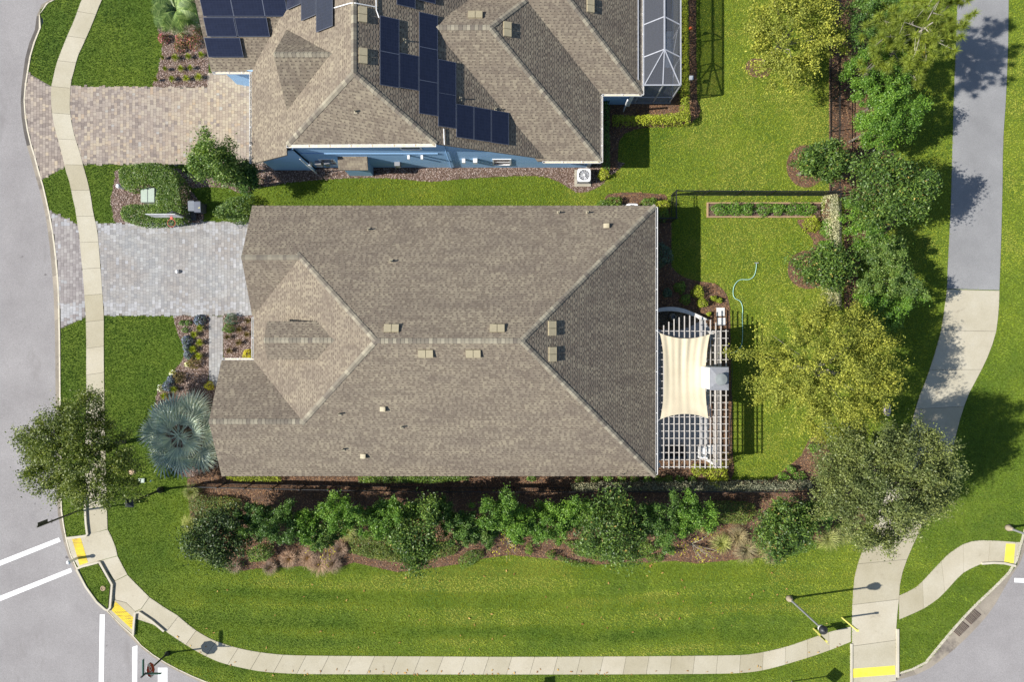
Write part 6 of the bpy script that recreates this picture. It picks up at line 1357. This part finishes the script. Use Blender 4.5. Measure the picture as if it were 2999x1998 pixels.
# ------------------------------------------------------------------ air conditioners, transformer, hoop, carts
def condenser(label, x0, y0, x1, y1, z=.85):
    cx, cy = W((x0 + x1) / 2, (y0 + y1) / 2, z); root = thing('air_conditioner', label, 'air conditioner', (cx, cy, 0)); s = abs(W(x1, 0, z)[0] - W(x0, 0, z)[0]) / 2
    MB().box(-s - .12, s + .1, -s - .14, s + .1, 0, .09).build('concrete_pad', M['concrete_kerb'], root)
    b_ = MB(); 
    for k in range(14): b_.box(-s + .03, s - .03, -s + .03, s - .03, .09 + k * .05, .125 + k * .05)
    b_.build('louvred_case', M['grey_metal'], root)
    n = 24; t = MB(); R_ = s * .80; sq = []
    for k in range(n):
        a = 2 * math.pi * k / n; c_, s_ = math.cos(a), math.sin(a); q = max(abs(c_), abs(s_)); rr = 1 / q; rr = min(rr, 1.28); sq.append((c_ * rr * s, s_ * rr * s))
    v = [(x, y, z - .06) for x, y in sq] + [(x, y, z) for x, y in sq] + [(math.cos(2 * math.pi * k / n) * R_, math.sin(2 * math.pi * k / n) * R_, z + .02) for k in range(n)]
    f = [(k, (k + 1) % n, n + (k + 1) % n, n + k) for k in range(n)] + [(n + k, n + (k + 1) % n, 2 * n + (k + 1) % n, 2 * n + k) for k in range(n)]
    t.add(v, f).build('top_cover', M['white'], root)
    MB().lathe([(R_, z - .10), (R_, z - .095)], (0, 0, 0), 24).build('fan_well', M['blackplastic'], root)
    for k in range(4):
        a = k * math.pi / 2 + .5; MB().add([(math.cos(a + d) * r, math.sin(a + d) * r, z - .07 + h) for r, d, h in ((.06, -.3, 0), (R_ * .9, -.35, .0), (R_ * .9, .25, .04), (.06, .3, .04))], [(0, 1, 2, 3)]).build('fan_blade', M['frame_al'], root)
    for k in range(12):
        a = k * math.pi / 6; MB().bar((0, 0, z + .03), (math.cos(a) * R_, math.sin(a) * R_, z + .02), .012, .012).build('guard_wire', M['white'], root)
    MB().lathe([(.07, z), (.07, z + .045)], (0, 0, 0), 14).build('fan_hub', M['white'], root)
condenser('white air conditioner beside the blue house, its fan visible', 1691, 493, 1730, 532)
condenser('white air conditioner half hidden by the roof edge', 1834, 596, 1869, 631)
tf = thing('transformer_box', 'pale green transformer box inside the U shaped hedge', 'utility box', (*W(432, 571, .8), 0))
MB().box(-.48, .48, -.5, .5, 0, .12).build('pad', M['concrete_kerb'], tf); MB().box(-.44, .44, -.46, .46, .12, .72).build('cabinet', M['green_box'], tf)
MB().add([(-.46, -.48, .72), (.46, -.48, .72), (.46, .48, .72), (-.46, .48, .72), (-.44, -.46, .80), (.44, -.46, .80), (.44, .46, .80), (-.44, .46, .80)], [(4, 5, 6, 7), (0, 1, 5, 4), (1, 2, 6, 5), (2, 3, 7, 6), (3, 0, 4, 7)]).build('lid', M['green_box'], tf)
MB().box(-.012, .012, -.46, .46, .80, .812).build('lid_seam', M['blackplastic'], tf)
x, y = W(345, 544, .7); o = MB().lathe([(.10, 0), (.10, .6), (.15, .62), (.15, .68), (.10, .76), (.02, .79)], (0, 0, 0), 16).build('utility_pedestal', M['white']); o.location = (x, y, 0); tag(o, 'white round topped utility pedestal left of the U shaped hedge', 'utility post')
# basketball hoop
bh = thing('basketball_hoop', 'basketball hoop standing over the edge of the grey driveway', 'basketball hoop', (*W(504, 619, 2.7), 0)); bx, by = W(504, 619, 2.7)
def rel(p): return (p[0] - bx, p[1] - by, p[2])
b0 = rel(W3(494.5, 636, 2.85)); hw = .90
MB().box(b0[0] - hw, b0[0] + hw, b0[1] - .02, b0[1] + .02, 2.8, 3.9).build('backboard', M['board'], bh)
MB().box(b0[0] - .3, b0[0] + .3, b0[1] - .026, b0[1] - .022, 3.05, 3.5).build('target_square', M['white'], bh)
rc = rel(W3(502, 653, 3.05)); n = 24
MB().tube([(rc[0] + .24 * math.cos(2 * math.pi * k / n), rc[1] + .24 * math.sin(2 * math.pi * k / n), 3.05) for k in range(n + 1)], .014, 6).build('rim', M['rim'], bh)
MB().box(rc[0] - .07, rc[0] + .07, rc[1] + .22, b0[1] - .03, 3.0, 3.07).build('rim_bracket', M['rim'], bh)
nt = MB()
for k in range(12):
    a = 2 * math.pi * k / 12; nt.tube([(rc[0] + .23 * math.cos(a), rc[1] + .23 * math.sin(a), 3.04), (rc[0] + .15 * math.cos(a + .5), rc[1] + .15 * math.sin(a + .5), 2.68)], .006, 4)
nt.build('net', M['white'], bh)
MB().tube([(0, 0, 0), (0, 0, 2.7)], .05, 8).build('pole', M['black'], bh); MB().bar((0, 0, 2.6), (b0[0], b0[1] + .03, 3.4), .06, .08).build('arm', M['grey_metal'], bh); MB().bar((0, 0, 2.2), (b0[0], b0[1] + .03, 2.95), .05, .06).build('arm', M['grey_metal'], bh); MB().box(-.35, .35, -.1, .6, .01, .22).build('base_tank', M['blackplastic'], bh)
def cart(label, px, py, w, d, mat, lidm, sticker=None):
    x, y = W(px, py, 1.0); root = thing('waste_cart', label, 'waste cart', (x, y, 0)); a, b = w / 2, d / 2
    MB().add([(-a * .8, -b * .75, .06), (a * .8, -b * .75, .06), (a * .8, b * .8, .06), (-a * .8, b * .8, .06), (-a, -b, .95), (a, -b, .95), (a, b, .95), (-a, b, .95)], [(3, 2, 1, 0), (0, 1, 5, 4), (1, 2, 6, 5), (2, 3, 7, 6), (3, 0, 4, 7), (4, 5, 6, 7)]).build('body', mat, root)
    MB().add([(-a - .02, -b - .03, .95), (a + .02, -b - .03, .95), (a + .02, b + .02, .97), (-a - .02, b + .02, .97), (-a, -b, 1.0), (a, -b, 1.0), (a, b, 1.06), (-a, b, 1.06)], [(4, 5, 6, 7), (0, 1, 5, 4), (1, 2, 6, 5), (2, 3, 7, 6), (3, 0, 4, 7)]).build('lid', lidm, root)
    MB().tube([(-a * .8, b + .05, .98), (a * .8, b + .05, .98)], .018, 6).build('handle', mat, root)
    for s_ in (-1, 1):
        o = MB().lathe([(.11, -.02), (.11, .02)], (0, 0, 0), 14).build('wheel', M['black'], root); o.location = (s_ * a * .85, b * .8, .11); o.rotation_euler = (0, math.pi / 2, 0)
    if sticker: MB().add([(-a * .6, -b * .6, 1.006), (a * .75, -b * .6, 1.006), (a * .75, -.0, 1.034)], [(0, 1, 2)]).build('sticker', sticker, root)
cart('dark waste cart nearer the hedge beside the hoop', 560, 603, .40, .62, M['blackplastic'], plain('pale_slate_lid', (.12, .14, .17), .5))
cart('grey lidded waste cart farther from the hedge beside the hoop', 578, 606, .42, .66, M['blackplastic'], plain('slate_lid', (.07, .085, .12), .5), M['yellow_post'])
o = MB().lathe([(.02, 0), (.10, .03), (.13, .10), (.10, .18), (.02, .21)], (0, 0, 0), 16).build('white_ball', M['white'], None, True); o.location = W3(521, 796, .03); tag(o, 'small white ball lying on the grey driveway', 'ball')
pl_ = MB().tube([(math.cos(a) * .22 * (1 + .2 * math.sin(3 * a)), math.sin(a) * .2, .02 * math.sin(2 * a) + .05) for a in np.linspace(0, 6.28, 24)], .015, 5).build('hose_coil', M['grey_metal']); pl_.location = W3(702, 660, .02); tag(pl_, 'small grey coil on the driveway beside the roof corner', 'coil')

# ------------------------------------------------------------------ planter, utilities on the lawn
pln = thing('timber_planter', 'long timber edged planter below the black fence', 'planter'); a = W(2069, 638); b = W(2400, 594)
MB().box(a[0], b[0], a[1], a[1] + .08, 0, .2).build('board', M['wood'], pln); MB().box(a[0], b[0], b[1] - .08, b[1], 0, .2).build('board', M['wood'], pln); MB().box(a[0], a[0] + .08, a[1] + .08, b[1] - .08, 0, .2).build('board', M['wood'], pln)
MB().box(a[0] + .08, b[0], a[1] + .08, b[1] - .08, 0, .12).build('planting_soil', M['mulch_bed'], pln)
n = 700; XY = np.stack([a[0] + .15 + RS.rand(n) * (b[0] - a[0] - .2), a[1] + .15 + RS.rand(n) * (b[1] - a[1] - .3)], 1); o = chips('mulch', XY, M['chips_pale'], 'pale bark chips inside the timber planter', .13)
for i, (x, rx_, ry_) in enumerate(((2112, 28, 20), (2150, 27, 22), (2188, 26, 21), (2240, 28, 22), (2282, 23, 19), (2326, 28, 20), (2366, 28, 22))):
    bush('planter_shrub', 'feathery green shrub, %s from the left in the timber planter' % nth(i), x, 611, rx_, ry_, .75, M['leaf_holly'], 900, .09, 'shrubs in the timber planter')
x, y = W(*Z(0, 1000, [(1220, 1200)])[0]); o = MB().lathe([(.24, 0), (.25, .06), (.17, .14), (.03, .16)], (0, 0, 0), 9).build('garden_rock', M['stone']); o.location = (x, y, 0); o.scale = (1, .8, 1); tag(o, 'tan rock on the lawn below the silver palm', 'rock')
x, y = W(*Z(0, 1000, [(1306, 1278)])[0]); o = MB().box(-.2, .2, -.14, .14, 0, .10).box(-.17, .17, -.11, .11, .10, .115).build('valve_box', M['green_box']); o.location = (x, y, 0); tag(o, 'pale green valve box lid on the lawn below the silver palm', 'utility box')
x, y = W(*Z(0, 1000, [(1412, 1278)])[0]); o = MB().tube([(0, 0, 0), (0, 0, .5)], .01, 5).box(-.01, .12, -.005, .005, .36, .5).build('marker_flag', plain('blue_flag', (.25, .40, .62), .6)); o.location = (x, y, 0); o.rotation_euler = (0, 0, 1.0); tag(o, 'small blue marker flag on the lawn below the silver palm', 'flag')
x, y = W(*Z(0, 1498, [(712, 430)])[0]); o = MB().lathe([(.09, -.05), (.09, .85), (.13, .87), (.13, .95), (.08, 1.02), (.01, 1.04)], (0, 0, 0), 16).build('delineator_post', M['white']); o.location = (x, y, 0); tag(o, 'white round topped post beside the worn yellow pad', 'post')
x, y = W(2548, 1574); o = MB().lathe([(.30, 0), (.32, .12), (.2, .3), (.04, .34)], (0, 0, 0), 8).build('garden_rock', M['offwhite']); o.location = (x, y, 0); o.scale = (1.3, .8, 1); tag(o, 'pale rock beside the cart path under the olive oak', 'rock')
x, y = W(*Z(2250, 1000, [(1105, 630)])[0], .4); o = MB().lathe([(.25, 0), (.28, .3), (.15, .5), (.03, .52)], (0, 0, 0), 9).build('garden_rock', plain('mauve_rock', (.35, .30, .34), .8)); o.location = (x, y, 0); o.scale = (.8, 1.6, 1); tag(o, 'mauve grey boulder between the yellow green tree and the path', 'rock')

# ------------------------------------------------------------------ lamps and signs
def lamp(label, px, py, h, square=True, arm=None):
    x, y = W(px, py); root = thing('street_lamp', label, 'lamp', (x, y, 0)); mt = M['black'] if square else M['grey_metal']
    MB().lathe([(.22, -.02), (.22, .15), (.13, .35), (.09, .5)], (0, 0, 0), 16).build('lamp_base', mt if square else plain('tan_lamp_base', (.30, .25, .18), .6), root, True)
    MB().tube([(0, 0, .4), (0, 0, h - .6)], [.075, .055], 12).build('pole', mt, root)
    if square:
        m_ = MB().add([(-.13, -.13, h - .62), (.13, -.13, h - .62), (.13, .13, h - .62), (-.13, .13, h - .62), (-.2, -.2, h - .2), (.2, -.2, h - .2), (.2, .2, h - .2), (-.2, .2, h - .2)], [(3, 2, 1, 0), (0, 1, 5, 4), (1, 2, 6, 5), (2, 3, 7, 6), (3, 0, 4, 7), (4, 5, 6, 7)]); m_.build('lantern', M['glass'], root)
        MB().add([(-.26, -.26, h - .2), (.26, -.26, h - .2), (.26, .26, h - .2), (-.26, .26, h - .2), (0, 0, h)], [(0, 1, 4), (1, 2, 4), (2, 3, 4), (3, 0, 4), (3, 2, 1, 0)]).build('lamp_roof', M['black'], root)
    else:
        MB().lathe([(.10, h - .65), (.20, h - .5), (.24, h - .3), (.22, h - .22)], (0, 0, 0), 18).build('lantern', M['offwhite'], root, True)
        MB().lathe([(.27, h - .22), (.25, h - .12), (.14, h - .02), (.06, h + .05), (.03, h + .15), (.005, h + .2)], (0, 0, 0), 18).build('lamp_roof', M['black'], root, True)
    return root
lamp('black square lantern lamp post at the left end of the long bed', 472, 1435, 3.95)
lamp('round topped lamp post on the lawn beside the cart path', *Z(2250, 1498, [(190, 800)])[0], 5.2, False)
lamp('lamp post at the right edge above the curving sidewalk', *Z(2250, 1498, [(2200, 150)])[0], 5.2, False)
# street sign pole by the sidewalk
bx, by = W(229, 1497); sg = thing('sign_pole', 'dark sign pole leaning over the road from the lower left sidewalk', 'sign', (bx, by, 0))
MB().tube([(0, 0, 0), (0, 0, 4.0)], .06, 8).build('pole', M['black'], sg); MB().box(-.015, .015, -.02, .24, 3.0, 3.9).build('sign_plate', M['black'], sg); MB().box(-.03, .03, -.12, .12, 2.6, 2.66).build('bracket', M['black'], sg)
# stop sign with street name blades
bx, by = W(492, 1914); st = thing('stop_sign', 'red STOP sign on a dark pole with green street name blades', 'stop sign', (bx, by, 0))
MB().tube([(0, 0, 0), (0, 0, 3.3)], .055, 10).build('pole', M['black'], st); MB().lathe([(.16, 0), (.16, .12), (.09, .3), (.06, .5)], (0, 0, 0), 14).build('pole_base', M['black'], st)
def octo(r): return [(r * math.cos(math.pi / 8 + k * math.pi / 4), r * math.sin(math.pi / 8 + k * math.pi / 4)) for k in range(8)]
zs = 2.35; A2 = math.radians(14)
sp = MB(); v = [(-.01, a, b) for a, b in octo(.475)] + [(.012, a, b) for a, b in octo(.475)]; sp.add(v, [tuple(range(7, -1, -1)), tuple(range(8, 16))] + [(k, (k + 1) % 8, 8 + (k + 1) % 8, 8 + k) for k in range(8)])
plate = sp.build('sign_plate', M['white'], st); plate.location = (.075, 0, zs); plate.rotation_euler = (0, 0, A2)
f_ = MB().add([(.016, a, b) for a, b in octo(.445)], [tuple(range(8))]).build('sign_face', M['red_sign'], plate)
tc = bpy.data.curves.new('stop_text', 'FONT'); tc.body = 'STOP'; tc.align_x = 'CENTER'; tc.align_y = 'CENTER'; tc.size = .36; tc.extrude = .002; tc.offset = .008; tc.space_character = 1.02
to = bpy.data.objects.new('stop_lettering', tc); link(to, plate); to.data.materials.append(M['white']); to.location = (.02, 0, 0); to.rotation_euler = (math.pi / 2, 0, math.pi / 2)
bpy.context.view_layer.update(); tm = bpy.data.meshes.new_from_object(to.evaluated_get(bpy.context.evaluated_depsgraph_get()))
t2 = bpy.data.objects.new('lettering', tm); link(t2, plate); t2.location = to.location; t2.rotation_euler = to.rotation_euler; bpy.data.objects.remove(to)
MB().box(-.015, .015, .05, 1.0, 2.95, 3.16).build('name_blade', M['green_sign'], st); MB().box(.05, 1.0, -.015, .015, 2.7, 2.91).build('name_blade', M['green_sign'], st)
MB().box(-.018, .018, .09, .96, 2.965, 2.975).box(-.018, .018, .09, .96, 3.135, 3.145).build('blade_border', M['white'], st)
# yellow posts at the cart path
def ypost(label, px, py, h, panel, az=0.0):
    x, y = W(px, py); root = thing('yellow_post', label, 'sign post', (x, y, 0)); MB().box(-.05, .05, -.05, .05, 0, h).build('post', M['yellow_post'], root)
    if panel:
        MB().box(-.075, -.055, -.32, .32, h - .75, h - .1).build('sign_plate', M['yellow_post'], root); root.rotation_euler = (0, 0, math.radians(47)); MB().box(-.054, -.05, -.3, .3, h - .73, h - .12).build('sign_back', M['grey_metal'], root)
    else: MB().box(-.07, .07, -.07, .07, h - .12, h + .02).build('post_cap', M['yellow_post'], root)
ypost('yellow post with a small sign beside the lower sidewalk', *Z(2250, 1498, [(415, 1082)])[0], 1.95, True)
ypost('plain yellow post at the edge of the cart path', *Z(2250, 1498, [(678, 978)])[0], 2.05, False)
bx, by = W(2318, 1997); ds = thing('diamond_sign', 'diamond warning sign whose shadow falls on the bottom grass', 'sign', (bx, by, 0)); MB().tube([(0, 0, 0), (0, 0, 2.9)], .04, 8).build('pole', M['grey_metal'], ds); o = MB().box(-.01, .01, -.38, .38, -.38, .38).build('sign_plate', M['yellow_post'], ds); o.location = (.05, 0, 2.45); o.rotation_euler = (math.pi / 4, 0, 0)
bx, by = W(1497, 2012); ds = thing('small_sign', 'small sign below the bottom sidewalk, seen by its shadow', 'sign', (bx, by, 0)); MB().tube([(0, 0, 0), (0, 0, 2.5)], .03, 8).build('pole', M['grey_metal'], ds); MB().box(.03, .05, -.3, .3, 1.9, 2.5).build('sign_plate', M['white'], ds)

# fallen leaves on the pavements and lawn
n = 130; XYs = []
sbm = resample(WP(SBB), 400)
for k in range(n):
    if k < 60: p = sbm[RS.randint(0, 400)] + RS.normal(0, .12, 2) + np.array([0, .15])
    else: p = np.array(W(600 + RS.rand() * 1900, 1650 + RS.rand() * 260))
    XYs.append(p)
o = chips('fallen_leaves', np.array(XYs), M['dead_leaf'], 'scattered dry brown leaves on the sidewalk and big lawn', .06, (.09, .16)); o['category'] = 'leaves'
